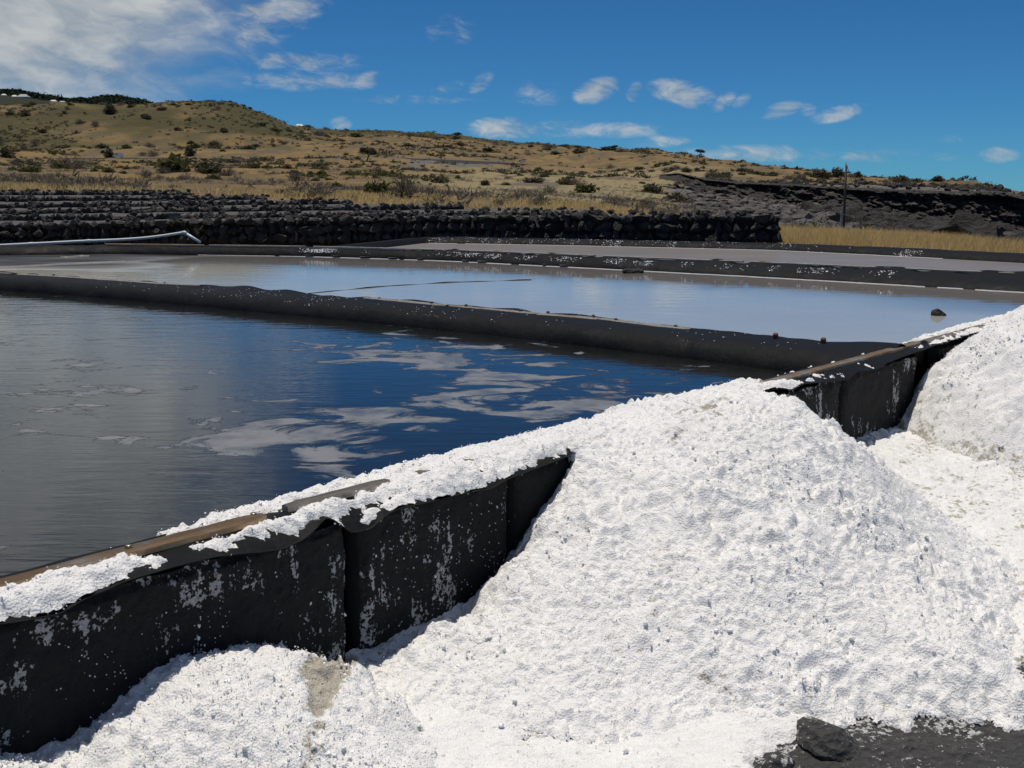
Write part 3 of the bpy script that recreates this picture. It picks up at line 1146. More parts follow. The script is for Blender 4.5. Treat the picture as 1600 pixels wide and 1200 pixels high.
def batten(parent, pts, width, thick, mat, seed, step=.03, taper=True):
    """a weathered wooden strip lying along pts (world, top centre line)"""
    C, s = resample(pts, step)
    if len(C) < 4:
        return None
    C[:, :2] += 0
    T = np.gradient(C, axis=0)
    T /= np.linalg.norm(T, axis=1)[:, None]
    N = np.cross(T, [0, 0, 1.0])
    N /= np.linalg.norm(N, axis=1)[:, None]
    wv = width / 2 * (1 + .16 * perlin(s * 5, seed, .2) + .10 * perlin(s * 17, seed, 4))
    if taper:
        e = np.minimum(s, s[-1] - s)
        wv = wv * (0.55 + .45 * sstep(0, .06, e))
    prof = [(-1, -1), (-1, -.15), (-.86, 0.0), (-.3, .08), (.35, .05), (.88, -.04), (1, -.2), (1, -1)]
    V = np.stack([C + N * (wv * a)[:, None] + np.array([0, 0, 1.0]) * (thick * (b + .10 * perlin(s * 9, a * 3 + seed, 1.0)))[:, None] for a, b in prof], 1)
    Fc = [tuple(f) for f in grid_faces(len(s), len(prof))]
    m = len(prof)
    Fc += [tuple(range(m - 1, -1, -1)), tuple((len(s) - 1) * m + j for j in range(m))]
    gr = np.broadcast_to(np.array([p[0] for p in prof])[None, :] * .5, V.shape[:2])
    al = np.broadcast_to(s[:, None], V.shape[:2])
    return obj('batten', V.reshape(-1, 3), Fc, mat, parent, smooth=False, attrs={'grain': gr, 'along': al})


def screw(parent, p, r, mat, h=.006):
    mb = MB()
    ring_ = [(1, 0), (1, h * .6), (.75, h), (0.3, h * .8)]
    V = [np.array([p[0] + r * q * math.cos(a), p[1] + r * q * math.sin(a), p[2] + z]) for q, z in ring_ for a in np.linspace(0, 2 * math.pi, 11)[:-1]]
    Fc = [(i * 10 + j, i * 10 + (j + 1) % 10, (i + 1) * 10 + (j + 1) % 10, (i + 1) * 10 + j) for i in range(3) for j in range(10)] + [tuple(range(30, 40))]
    o_ = obj('screw', V, Fc, mat, None)
    o_.parent = parent
    q = Vector((0, 0, 0))
    w_ = parent
    while w_ is not None:
        q += w_.location
        w_ = w_.parent
    o_.location = -q
    return o_


# -- near wall
wall = empty('pool_wall', W(2.0, 0, 0), 'low black basalt panel wall with liner rim behind the salt heaps', 'pool wall')
s = np.arange(S0, S1, .016)
tp = np.array([-.40, -.32, -.26, -.22, -.19, -.165, -.145, -.12, -.09, -.05, 0, .03, .05, .07, .085, .10, .112, .123, .130, TL])
SS, TT = np.meshgrid(s, tp, indexing='ij')
ZZ = liner_z(SS, TT)
TW = TT + (0.012 * perlin(SS * 4.0, 7.7, 0.0) + .006 * perlin(SS * 14, 1.7, 0.0)) * sstep(.04, TL, TT) + .012 * fbm(SS * 5, TT * 4, 2.0, 2) * sstep(-.1, -.2, TT)
up = W(SS, TW, ZZ)
lo_ = W(SS, TW - .0035 * sstep(.05, TL, TT), ZZ - .0035)
nv = len(tp)
Vl = np.concatenate([up.reshape(-1, 3), lo_.reshape(-1, 3)])
f1 = grid_faces(len(s), nv)
N0 = len(s) * nv
edge = np.array([[i * nv + nv - 1, (i + 1) * nv + nv - 1, N0 + (i + 1) * nv + nv - 1, N0 + i * nv + nv - 1] for i in range(len(s) - 1)])
obj('liner', Vl, np.concatenate([f1[:, ::-1], f1 + N0, edge]), LINER, wall)

# panels: joints read off the photograph on the face plane
jx = np.array([541., 567., 797., 808., 1313., 1318., 1432., 1452.])
jy = np.array([930., 930., 800., 800., 625., 625., 600., 600.])
js = PT(jx, jy, TF)[0]
segs = [(S0, -.95), (-.935, js[0]), (js[1], js[2]), (js[3], js[3] + .86), (js[3] + .885, js[3] + 1.7), (js[3] + 1.72, js[4]), (js[5], js[6]), (js[7] + .16, js[7] + .9), (js[7] + .92, js[7] + 1.8)]
for i, (a, b) in enumerate(segs):
    st = .009 if a < 1.2 else .016
    ns, nz = max(4, int((b - a) / st)), max(4, int(.62 / st))
    s_, z_ = np.linspace(0, 1, ns), np.linspace(0, 1, nz)
    SQ, ZQ = np.meshgrid(s_, z_, indexing='ij')
    x = a + (b - a) * SQ
    z = -.05 + .665 * ZQ
    e = np.minimum(np.minimum(SQ, 1 - SQ) * (b - a), (1 - ZQ) * .66)
    x = x + (SQ - .5) * 0 + .006 * perlin(z * 9, x * 2, i * 1.7) * (np.minimum(SQ, 1 - SQ) < .06)
    t = TF + .009 * fbm(x * 6, z * 6, i + .5, 5, .62) + .006 * np.abs(fbm(x * 22, z * 22, i + .5, 3, .65)) - .014 * (1 - sstep(0, .03, e)) + (random.uniform(-.006, .004))
    z = z - .012 * np.abs(perlin(x * 6, 0, i)) * (ZQ > .97)
    V = W(x, t, z)
    bk = W(x, 0.02, z)
    V2 = np.concatenate([V.reshape(-1, 3), bk.reshape(-1, 3)])
    f = grid_faces(ns, nz)
    nb = ns * nz
    top = np.array([[i2 * nz + nz - 1, (i2 + 1) * nz + nz - 1, nb + (i2 + 1) * nz + nz - 1, nb + i2 * nz + nz - 1] for i2 in range(ns - 1)])
    l_ = np.array([[j, j + 1, nb + j + 1, nb + j] for j in range(nz - 1)])
    r_ = l_ + (ns - 1) * nz
    po = obj('panel', V2, np.concatenate([f, top[:, ::-1], l_, r_[:, ::-1]]), [PANEL, CORE], wall)
    po.data.polygons.foreach_set('material_index', np.concatenate([np.zeros(len(f), np.int32), np.ones(len(top) + 2 * len(l_), np.int32)]))
MB().box(W((S0 + S1) / 2, -.06, .27), (S1 - S0, .11, .68), ux=(*u_, 0), uy=(*n_, 0)).build('backing', CORE, wall)

# battens of the near wall
def rimline(px0, px1, yoff=0.0, n=12):
    pxs = np.linspace(px0, px1, n)
    a = PT(pxs, 922 - .2674 * pxs + yoff, 0.0)
    return W(a[0], 0.0, 0)


def on_liner(p, dz=.012):
    s_, t_ = ST(p)
    q = p.copy()
    q[..., 2] = liner_z(s_, t_) + dz
    return q


s_a = PT(np.array([-40., 12., 412., 452., 612.]), np.array([933., 920., 812., 801., 758.]), 0.0)[0]
sb = np.linspace(s_a[0] - .9, s_a[2], 40)
bt = batten(wall, on_liner(W(sb, -.012 + .01 * np.sin(sb * 2), 0), .016), .062, .018, WOOD, 1)
for sx in (s_a[0] + .42, s_a[0] + .83, s_a[0] - .4):
    p = on_liner(W(np.array(sx), -.014, 0), .0175)
    screw(bt, p, .010, STEEL)
sb = np.linspace(s_a[3], s_a[4], 20)
batten(wall, on_liner(W(sb, -.02, 0), .016), .052, .018, WOODG, 2)
s_b = PT(np.array([1195., 1437., 1442., 1640.]), np.array([595., 538., 536., 483.]), 0.0)[0]
sb = np.linspace(s_b[0] - .3, s_b[1], 40)
bt = batten(wall, on_liner(W(sb, -.01, 0), .016), .060, .018, WOOD, 3)
sb = np.linspace(s_b[2] + .03, s_b[3], 30)
batten(wall, on_liner(W(sb, .0 + 0 * sb, 0), .016), .07, .016, WOODG, 4)
sb = np.linspace(s_a[4] + .1, s_b[0] - .4, 30)
batten(wall, on_liner(W(sb, -.015, 0), .016), .055, .018, WOOD, 5)

# -- divider between the two near pools
PROF_D = [(-.46, -.26), (-.34, -.14), (-.24, -.05), (-.16, -.012), (-.08, .008), (0, 0.0), (.12, .002), (.24, -.006), (.32, -.018), (.38, -.045), (.42, -.085), (.445, -.13), (.46, -.22)]
div = empty('pool_divider', DIV[5] * [1, 1, 0], 'long black liner bank dividing the dark pool from the pale pool', 'pool bank')
V, Fc, C, N, sl, wid = bank_liner(DIV, PROF_D, [(-700, 1), (3000, 1)], .045, .035, 1)
Vd, Cd, Nd = V, C, N
obj('liner', V.reshape(-1, 3), Fc, LINER, div)
# solid core so that the bank is not a bare sheet
cv_ = V.copy()
cv_[:, :, 2] -= .02
cpx = project(C)[0]


def along(C, px0, px1, off=0.0, N=None, dz=0.012):
    pxs = project(C)[0]
    i0, i1 = np.searchsorted(pxs, px0), np.searchsorted(pxs, px1)
    q = C[i0:i1].copy()
    if N is not None:
        q = q + N[i0:i1] * off
    q[:, 2] = RIM + dz
    return q


def div_top(px0, px1, off=0.0):
    q = along(Cd, px0, px1, off, Nd)
    i0 = np.searchsorted(cpx, px0)
    q[:, 2] = Vd[i0:i0 + len(q), 5, 2] + .014
    return q


for k, (a, b, w, m) in enumerate([(-420, 20, .05, WOODP), (28, 318, .08, WOODP), (568, 700, .09, WOODP), (705, 845, .08, WOODP), (835, 950, .085, WOODP), (930, 1083, .08, WOODP)]):
    bt = batten(div, div_top(a, b, .015 * (k % 2)), w, .02, m, 20 + k)
    q = div_top(a, b, .015 * (k % 2))
    for j in (len(q) // 5, (len(q) * 4) // 5):
        screw(bt, q[j] + np.array([0, 0, .002]), .014, RUST, .014)
for px in (1207, 1285):
    i = np.searchsorted(cpx, px)
    p = Vd[i, 5]
    screw(div, p + np.array([0, 0, .004]), .019, RUST, .034)

# -- bank between the pale pool and the far pool
PROF_F = [(-.34, -.16), (-.24, -.06), (-.14, -.01), (-.06, .012), (0, .0), (.06, -.004), (.12, -.02), (.18, -.045), (.24, -.075), (.30, -.11), (.33, -.15), (.35, -.22)]
farb = empty('far_pool_bank', FARB[7] * [1, 1, 0], 'black liner bank with wavy top and salt spots behind the pale pool', 'pool bank')
V, Fc, C, N, sl, wid = bank_liner(FARB, PROF_F, [(-500, .6), (0, .7), (500, .45), (900, .8), (1200, 1.2), (1600, 1.7), (2300, 1.8)], .05, .045, 4)
Vf, Cf, Nf = V, C, N
obj('liner', V.reshape(-1, 3), Fc, LINER, farb)
fpx = project(Cf)[0]
for k, (a, b, m) in enumerate([(162, 318, WOOD), (322, 478, WOODG), (484, 700, WOODP), (705, 930, WOODP), (936, 1160, WOODP), (1166, 1400, WOODP), (1406, 1640, WOODP)]):
    q = along(Cf, a, b, -.05, Nf, .03)
    batten(farb, q, .06, .022, m, 40 + k, step=.06)
# the stiff upright board on the left part of this bank
i0, i1 = np.searchsorted(fpx, 166), np.searchsorted(fpx, 640)
q = Cf[i0:i1:3] + Nf[i0:i1:3] * .04
hgt = .075 * (1 - .55 * np.linspace(0, 1, len(q)))
Vb = np.stack([np.stack([q[:, 0], q[:, 1], RIM + .012 + 0 * hgt], -1), np.stack([q[:, 0], q[:, 1], RIM - hgt], -1),
               np.stack([q[:, 0], q[:, 1] + .03, RIM - hgt], -1), np.stack([q[:, 0], q[:, 1] + .03, RIM + .012 + 0 * hgt], -1)], 1)
Fb = np.concatenate([grid_faces(len(q), 4), np.array([[i * 4 + 3, (i + 1) * 4 + 3, (i + 1) * 4, i * 4] for i in range(len(q) - 1)])])
obj('edge_board', Vb.reshape(-1, 3), Fb, CONC, farb, smooth=False)

# -- back bank of the far pool
backb = empty('back_pool_bank', BACKB[2] * [1, 1, 0], 'rearmost black liner bank at the foot of the tall stone wall', 'pool bank')
PROF_B = [(-.5, -.6), (-.42, -.12), (-.3, -.02), (-.12, .004), (0, 0), (.10, -.004), (.2, -.03), (.28, -.07), (.33, -.12), (.36, -.2)]
V, Fc, C, N, sl, wid = bank_liner(BACKB, PROF_B, [(0, 1), (700, .8), (1200, .9), (1600, 1.1), (2300, 1.1)], .06, .012, 7)
Vk, Nk = V, N
obj('liner', V.reshape(-1, 3), Fc, LINER, backb)
lb, _ = resample(np.array([FARB[5] + [.25, .1, 0], BACKB[0], BACKB[1]]), .06)
obj('end_liner', (lb[:, None, :] + np.array([[-.2, -.12, -.16], [-.1, -.06, .0], [.1, .05, .0], [.2, .1, -.16]])[None]).reshape(-1, 3), grid_faces(len(lb), 4), LINER, backb)

# salt spots along the waterlines and on the bank faces
LB0 = lump_bases(ICO1, 5, 21, .5)
pts, szs = [], []
for Vx, Nx, cnt, jlo, jhi, pr_, sz_ in ((Vf, Nf, 800, 5.4, 7.9, (480, 1420), (.004, .013)), (Vk, Nk, 300, 5.2, 7.9, (690, 1480), (.004, .015)), (Vk, Nk, 200, 3, 7, (690, 1300), (.004, .012)), (Vd, Nd, 240, 4, 9, (250, 1340), (.0025, .006))):
    pxx = project(Vx[:, 0])[0]
    idx = np.where((pxx > pr_[0]) & (pxx < pr_[1]))[0]
    dens = perlin(idx * .09, jlo * 3.3, 0.0) + .6 * perlin(idx * .31, jlo, 5.0) + .3
    dens = np.clip(dens, .02, 1) ** 2.2
    for i in rng.choice(idx, cnt, p=dens / dens.sum()):
        f = rng.uniform(jlo, jhi)
        j = int(f)
        i2 = min(i + 1, Vx.shape[0] - 1)
        g_ = rng.random()
        p = (Vx[i, j] * (1 - f + j) + Vx[i, min(j + 1, Vx.shape[1] - 1)] * (f - j)) * (1 - g_) + (Vx[i2, j] * (1 - f + j) + Vx[i2, min(j + 1, Vx.shape[1] - 1)] * (f - j)) * g_
        pts.append(p)
        szs.append(rng.uniform(*sz_))
o = scatter_mesh('salt_flecks', pts, szs, LB0, SALTP, .7)
tag(o, 'small white salt lumps crusted along the black liner banks', 'salt flecks', kind='stuff')

def waterline(Vx, level, pr_, seed, label):
    # a broken crust where the brine meets the liner
    RV, RF = [], []
    n = 0
    prev = None
    for i in range(Vx.shape[0]):
        a = Vx[i]
        px = project(a[0])[0]
        hit = np.where((a[:-1, 2] >= level) & (a[1:, 2] < level))[0]
        w = .008 + .012 * perlin(i * .21, seed, 0) + .007 * perlin(i * .9, seed, 3)
        if px < pr_[0] or px > pr_[1] or len(hit) == 0 or w < .002:
            prev = None
            continue
        j = hit[-1]
        f = (a[j, 2] - level) / (a[j, 2] - a[j + 1, 2])
        c = a[j] * (1 - f) + a[j + 1] * f
        d = a[j + 1] - a[j]
        d[2] = 0
        d /= np.linalg.norm(d) + 1e-9
        RV += [c - d * .012 + [0, 0, .006], c + d * .002 + [0, 0, .006], c + d * w + [0, 0, .006 + .003 * perlin(i * .8, seed, 6)], c + d * (w + .008) - [0, 0, .01]]
        if prev is not None:
            RF += [(prev + q, n + q, n + q + 1, prev + q + 1) for q in range(3)]
        prev = n
        n += 4
    o = obj('salt_line', RV, RF, SALTP, smooth=False)
    tag(o, label, 'salt crust', kind='stuff')


waterline(Vf, WB, (330, 1750), 3, 'thin broken line of salt crust at the waterline of the far bank')
waterline(Vk, WC, (690, 1520), 8, 'thin broken line of salt crust along the rearmost bank')

# pale salt streaks on the mud at the left end of the pale pool
for (a, b, w) in (((-60, 421), (195, 409.5), .03), ((95, 402.5), (140, 400.5), .02)):
    q = P(np.linspace(a[0], b[0], 40), np.linspace(a[1], b[1], 40) + .6 * np.sin(np.linspace(0, 7, 40)), WB + .006)
    ww = w * (0.35 + .65 * np.sin(np.linspace(.15, 3.0, 40))) * (1 + .4 * perlin(np.arange(40) * .6, a[0], 0))
    d = np.gradient(q, axis=0)
    d /= np.linalg.norm(d, axis=1)[:, None]
    nn = np.stack([d[:, 1], -d[:, 0], 0 * d[:, 0]], -1)
    Vs = np.stack([q - nn * ww[:, None] - [0, 0, .012], q + [0, 0, .022], q + nn * ww[:, None] - [0, 0, .012]], 1)
    o = obj('salt_streak', Vs.reshape(-1, 3), grid_faces(40, 3), material('salty_mud', plain((.16, .157, .153), .6, .4, 8)))
    tag(o, 'thin ridge of pale salt on wet mud in the far left pool', 'salt streak', kind='stuff')
# fold of the liner under the pale water
q = P(np.linspace(440, 830, 60), np.interp(np.linspace(440, 830, 60), [440, 520, 600, 700, 830], [463, 455, 447.5, 441.5, 437.5]), WB)
q[:, 2] = WB - .006
q[:, 2] += .003 + .003 * np.sin(np.arange(60) * .35)
mb = MB().tube(q, .011 + .003 * np.sin(np.arange(60) * .7), 6)
o = mb.build('liner_fold', LINER, smooth=True)
tag(o, 'thin dark fold of liner just breaking the pale water', 'liner fold')

# stones standing in the pale water
for (px, py, wpx, hpx, lab) in ((1466, 487, 26, 17, 'pointed dark stone standing alone in the pale water near the right'), (988, 422, 34, 13, 'flat dark stone lying at the foot of the far bank')):
    p = P(px, py + hpx * .35, WB)
    sc = p[1] / F
    me = rock_mesh('lava_stone', LAVA, ICO3, int(px), .22, (1, .8, 1), 1.0, .1)
    o = link('lava_stone', me, loc=(p[0], p[1], WB + hpx * sc * .12))
    o.scale = (wpx * sc * .56, wpx * sc * .5, hpx * sc * .62)
    o.rotation_euler = (0, .25 if px > 1400 else 0, .5)
    tag(o, lab, 'stone')

# ------------------------------------------------------------------ stone walls and terraces
STONES = [rock_mesh('stone', LAVA, ICO2, i + 1, .50, (1, .8, random.uniform(.75, 1.1)), 1.5, .27) for i in range(9)]
STONES_N = [rock_mesh('stone', LAVA, ICO2, i + 31, .50, (.95, .8, random.uniform(.9, 1.2)), 1.6, .30) for i in range(9)]


def wallY(px):
    return interp(px, [(-700, 30), (0, 28.0), (700, 25.8), (1220, 23.0), (1400, 22.2)])


FRONT_TOP = [(-400, 350), (0, 348), (170, 344), (260, 341), (420, 339), (700, 334.5), (950, 333), (1220, 332.5)]
ROWS = [  # end px, top y along px, label
    (940, [(-400, 339), (0, 335), (300, 333), (940, 325.5)], 'second low lava stone wall behind the tall front stone wall'),
    (722, [(-400, 329), (0, 326), (300, 322), (722, 317.0)], 'third low lava stone wall counted back from the pools'),
    (548, [(-400, 319), (0, 317), (548, 310.0)], 'fourth low lava stone wall counted back from the pools'),
    (412, [(-400, 308), (0, 307), (412, 304.0)], 'last lava stone wall but one, ending below a grey bush'),
    (297, [(-400, 297), (0, 297.2), (297, 297.5)], 'rearmost and shortest lava stone wall along the golden slope')]


def stone_wall(name, label, pxr, topf, depth, face, size, near, base_drop):
    pxs = np.linspace(pxr[0], pxr[1], 160)
    Yd = wallY(pxs) + depth
    T = PY(pxs, interp(pxs, topf), Yd)
    root = empty(name, [T[80][0], T[80][1], T[80][2] - face], label, 'stone wall', 'lava stone walls of the terraces')
    # packed core
    k = T[:, None, :] + np.array([[0, .10, -face - base_drop], [0, .10, -.10], [0, .55, -.10], [0, .55, -face - base_drop]])[None]
    f = np.concatenate([grid_faces(160, 4), np.array([[0, 1, 2, 3], [639, 638, 637, 636]])])
    obj('core', k.reshape(-1, 3), f, CORE, root, smooth=False)
    L = np.concatenate([[0], np.cumsum(np.linalg.norm(np.diff(T[:, :2], axis=0), axis=1))])
    rows = max(1, int(round(face / size)))
    hh = face / rows
    cnt = 0
    for r_ in range(rows):
        x = random.uniform(0, size)
        while x < L[-1] - size * .3:
            w = size * random.choice((.6, .8, 1.0, 1.25, 1.6))
            c = np.array([np.interp(x + w / 2, L, T[:, i]) for i in range(3)])
            me = random.choice(STONES_N if near else STONES)
            o = link('stone', me)
            o.parent = root
            last = r_ == rows - 1
            o.location = (c[0] - root.location.x, c[1] + .07 + random.uniform(-.05, .05) - root.location.y, c[2] - face + (r_ + .5) * hh + random.uniform(-.02, .012 if last else .03) - root.location.z)
            o.scale = (w * .62, size * .6, hh * (random.uniform(.50, .60) if last else random.uniform(.50, .80)))
            o.rotation_euler = (random.uniform(-.3, .3), random.uniform(-.3, .3), random.choice((0, math.pi)) + random.uniform(-.4, .4))
            x += w * .93
            cnt += 1
    # cap stones set back on the top, seen as the paler crest
    return root, T


front, TF0 = stone_wall('stone_wall', 'tall front lava stone wall right behind the pools', (-260, 1219), FRONT_TOP, 0, .60, .23, True, .3)
rows_T = [TF0]
for k, (end, tops, lab) in enumerate(ROWS):
    rt, T = stone_wall('stone_wall', lab, (-260, end), tops, 3.0 * (k + 1), .22 if k else .20, .19, False, .35)
    rows_T.append(T)
# soil of each terrace, between its own wall and the wall behind
for k in range(len(rows_T)):
    a = rows_T[k]
    pxs = np.linspace(-260, [1219, 940, 722, 548, 412, 297][k], 160)
    depth_next = 3.0
    yb = wallY(pxs) + 3.0 * (k + 1) + .35
    b = a.copy()
    d = ray(pxs, np.full(160, 300.))
    b[:, 0] = d[:, 0] / d[:, 1] * yb
    b[:, 1] = yb
    if k < 5:
        nxt = rows_T[k + 1]
        zb = np.interp(b[:, 0], nxt[:, 0], nxt[:, 2]) - .17
    else:
        zb = a[:, 2] - .02
    ts = np.linspace(0, 1, 14)
    G = (a + [0, .16, -.07])[:, None, :] * (1 - ts)[None, :, None] + np.stack([b[:, 0], b[:, 1], np.maximum(zb, a[:, 2] - .10)], -1)[:, None, :] * ts[None, :, None]
    G[:, :, 2] += .03 * fbm(G[..., 0] * 1.1, G[..., 1] * 1.1, k, 3)
    tag(obj('terrace_ground', G.reshape(-1, 3), grid_faces(160, 14)[:, ::-1].copy(), TERRACE), kind='structure')
    # loose rubble along the crest
    n = 90 if k else 130
    ii = rng.integers(0, 160, n)
    jj = rng.uniform(0, 1, n) ** 2
    pts = a[ii] + np.stack([rng.uniform(-.05, .05, n), .15 + jj * 2.2, rng.uniform(-.05, .0, n)], -1)
    o = scatter_mesh('rubble', pts, rng.uniform(.03, .09, n), LB1, LAVA, .8)
    tag(o, 'loose lava rubble lying on a terrace behind the stone walls', 'rubble', kind='stuff')

# small concrete block on the wall
p = PY(273, 349, 27.4)
blk = empty('concrete_block', p, 'small grey concrete block standing on the front stone wall above the pipe elbow', 'block')
c = .115
MB().box(p + np.array([0, .05, .12]), (.235, .14, .21)).build('body', CONC, blk)
MB().box(p + np.array([.04, .04, .232]), (.29, .20, .02)).build('cap', CONC, blk)

# white pipe
pipe = empty('water_pipe', PY(160, 380, 21.4), 'white plastic pipe with raised elbow lying on the far left bank', 'pipe')
pp = PY(np.array([-220., -60., 0., 60., 160., 215., 250., 288.]), np.array([391., 386.5, 383.3, 380.5, 375.2, 374.3, 369.5, 363.2]), 21.35)
C, s = resample(pp, .08)
MB().tube(C, .026, 10).build('long_pipe', PVC, pipe, True)
e0, e1 = PY(288, 363.2, 21.35), PY(313, 379, 21.30)
MB().tube([e0 + (C[-5] - C[-1]) * .12, e0, e0 + (e1 - e0) * .14], [.032, .034, .032], 10).build('elbow', PVC, pipe, True)
MB().tube([e0 + (e1 - e0) * .10, e0 * .5 + e1 * .5, e1], .026, 10).build('short_pipe', PVC, pipe, True)
for px, py in ((48, 381), (138, 376.5)):
    q = PY(px, py, 21.35)
    MB().tube([q + [-.05, 0, -.0025], q, q + [.05, 0, .0025]], .031, 10).build('coupling', PVC, pipe, True)

# ------------------------------------------------------------------ SALT in the foreground
cont = [(-160, 1190), (-60, 1180), (0, 1168), (90, 1168), (140, 1140), (180, 1108), (230, 1060), (270, 1032), (320, 1016), (350, 1008), (400, 1002), (440, 1014), (480, 1026), (520, 1034),
        (560, 1040), (600, 1036), (640, 1012), (680, 1008), (700, 985), (722, 950), (760, 915), (790, 890), (812, 840), (850, 780), (893, 715)]
cs_, cz_ = PT(np.array([q[0] for q in cont]), np.array([q[1] for q in cont]), TF)
s_valley = PT(np.array([530.]), np.array([1035.]), TF)[0][0]


def ground_z(s, t):
    return .10 + .10 * (1 - sstep(.0, 1.3, t)) + .018 * fbm(s * 1.3, t * 1.3, 3.0, 3)


APEX = PY(1168, 601, 4.70)
a_s, a_t = ST(APEX)
print('apex', APEX, a_s, a_t, 'contact s', cs_[0], cs_[-1], 'js', js)


_SLX = np.arange(-180, 181, 3.0)
_SLY = np.interp(_SLX, [-180, -150, -100, -60, -20, 20, 60, 90, 130, 160, 180], [.36, .30, .24, .45, .70, .77, .79, .84, .55, .395, .36])
for _ in range(3):
    _SLY = np.convolve(np.concatenate([_SLY[-9:-1], _SLY, _SLY[1:9]]), np.ones(17) / 17, 'valid')


def heap_main(s, t):
    ang = np.arctan2(t - a_t, s - a_s)              # 0: along the wall away, +90: out into the yard
    d = np.hypot(s - a_s, t - a_t)
    deg = np.degrees(ang)
    sl = np.interp(deg, _SLX, _SLY)
    rr = np.sqrt(d * d + .30 ** 2) - .30
    z = APEX[2] - 1.10 * sl * rr
    z = z - .05 * np.exp(-((s - a_s - .0) / .5) ** 2 - ((t - a_t - .75) / .25) ** 2)
    # apron creeping along the wall towards the camera
    cz = np.interp(s, cs_, cz_, left=-1, right=-1)
    ap = cz - .24 * np.maximum(0, t - TF) - .05 * np.maximum(0, t - .5)
    ap = np.where(s < cs_[-1], ap, cz_[-1] - .24 * np.maximum(0, t - TF) - .05 * np.maximum(0, t - .5) - .35 * (s - cs_[-1]))
    z = smax(z, ap - 1.2 * np.maximum(0, s_valley - .02 - s), .14)
    # against the panels the salt ends where it is banked up, and swells out from there
    lim = np.interp(s, cs_, cz_, left=-1, right=9) + .85 * np.maximum(0, t - TF) + .012
    lim = np.where(s > cs_[-1] - .02, 9, np.where(s < s_valley - .05, 9, lim))
    z = -smax(-z, -lim, .06)
    return z


def heap_low(s, t):
    cz = np.interp(s, cs_, cz_, left=.12, right=-1)
    z = cz + .035 * np.exp(-((t - .28) / .16) ** 2) - .10 * np.maximum(0, t - .15) - .34 * np.maximum(0, t - .45)
    # it falls away into the valley on its right
    z = z - .45 * np.maximum(0, s - (s_valley - .12 + .04 * np.maximum(t, 0)))
    return np.where(s < s_valley + .25, z, -1)


RA = PY(1690, 452, 6.9)
r_s, r_t = ST(RA)


def heap_right(s, t):
    d = np.hypot(s - r_s, (t - r_t))
    z = RA[2] - .92 * (np.sqrt(d * d + .35 ** 2) - .35) + .05 * fbm(s * 1.6, t * 1.6, 6.0, 3)
    return z


def rim_cover(s, t):
    """salt lying on the liner of the rim"""
    pxr = PT_px(s)
    m = interp(pxr, [(-300, .0), (0, .0), (230, .05), (300, .30), (390, .72), (470, .80), (640, 1.0), (1050, 1.1), (1195, .9), (1220, .25), (1260, .12), (1400, .05), (1440, .3), (1500, .8), (1700, .9)])
    lipp = interp(pxr, [(-300, 1.0), (0, 1.0), (150, .95), (185, .55), (240, .18), (420, .30), (520, .42), (640, .9), (760, .8), (800, .25), (850, .35), (900, 1), (1195, 1), (1225, .35), (1300, .22), (1400, .0), (1440, .3), (1700, .9)])
    inn = sstep(-.215, -.13, t) * m
    edge_fade = sstep(TL + .004, TL - .040, t)
    # the batten is partly swept clean
    clean = np.exp(-((t + .012) / .034) ** 2) * interp(pxr, [(0, .6), (400, .8), (430, .4), (470, .62), (600, .62), (630, 0), (1190, 0), (1200, .9), (1440, .9), (1460, .2)])
    back = np.where(t < -.03, inn, 0)
    frontm = np.where(t >= -.03, np.maximum(lipp * sstep(.0, .05, t), m * .9 * (pxr > 300) * (1 - .6 * sstep(.05, .11, t))), 0) * (.55 + .45 * edge_fade)
    cover = np.maximum(back, frontm) - clean
    n = fbm(s * 8, t * 9, 5.0, 5, .68)
    h = (cover - .46 + .46 * n)
    h = np.where(t > TL - .03, h * (.35 + .65 * edge_fade), h)
    return h


_ps = np.linspace(-200, 1800, 400)
_ss = PT(_ps, 922 - .2674 * _ps, 0.0)[0]


def PT_px(s):
    return np.interp(s, _ss, _ps)


def rough(s, t, seed, k=1.0):
    n = .034 * fbm(s * 2.2, t * 2.2, seed, 3)
    # broken ground: clods of many sizes with creases between, some zones slid smooth
    w1, w2 = fbm(s * 5, t * 5, seed + 21, 2), fbm(s * 5, t * 5, seed + 27, 2)
    q, r = s + .06 * w1, t + .06 * w2
    zone = .12 + .88 * sstep(-.30, .45, fbm(s * 1.7, t * 1.7, seed + 11, 3))
    zone2 = .35 + .65 * sstep(-.3, .3, fbm(s * 3.1, t * 3.1, seed + 15, 2))
    n = n + zone * .044 * np.abs(fbm(q * 6, r * 7, seed + 2, 3, .6)) + (.25 + .75 * zone * zone2) * .028 * np.abs(perlin(q * 15 + .4, r * 17, seed + 6)) + (.4 + .6 * zone2) * .028 * np.abs(perlin(q * 33, r * 36, seed + 4))
    n = n + .008 * perlin(s * 62, t * 62, seed + 3)
    pit = perlin(q * 7.5, r * 9.0, seed + 8) + .6 * perlin(q * 17, r * 17, seed + 9)
    n = n - .024 * sstep(.50, .88, pit) * zone
    return k * (n - .024)


def smax(a, b, k=.10):
    return .5 * (a + b + np.sqrt((a - b) ** 2 + k * k)) - .25 * k


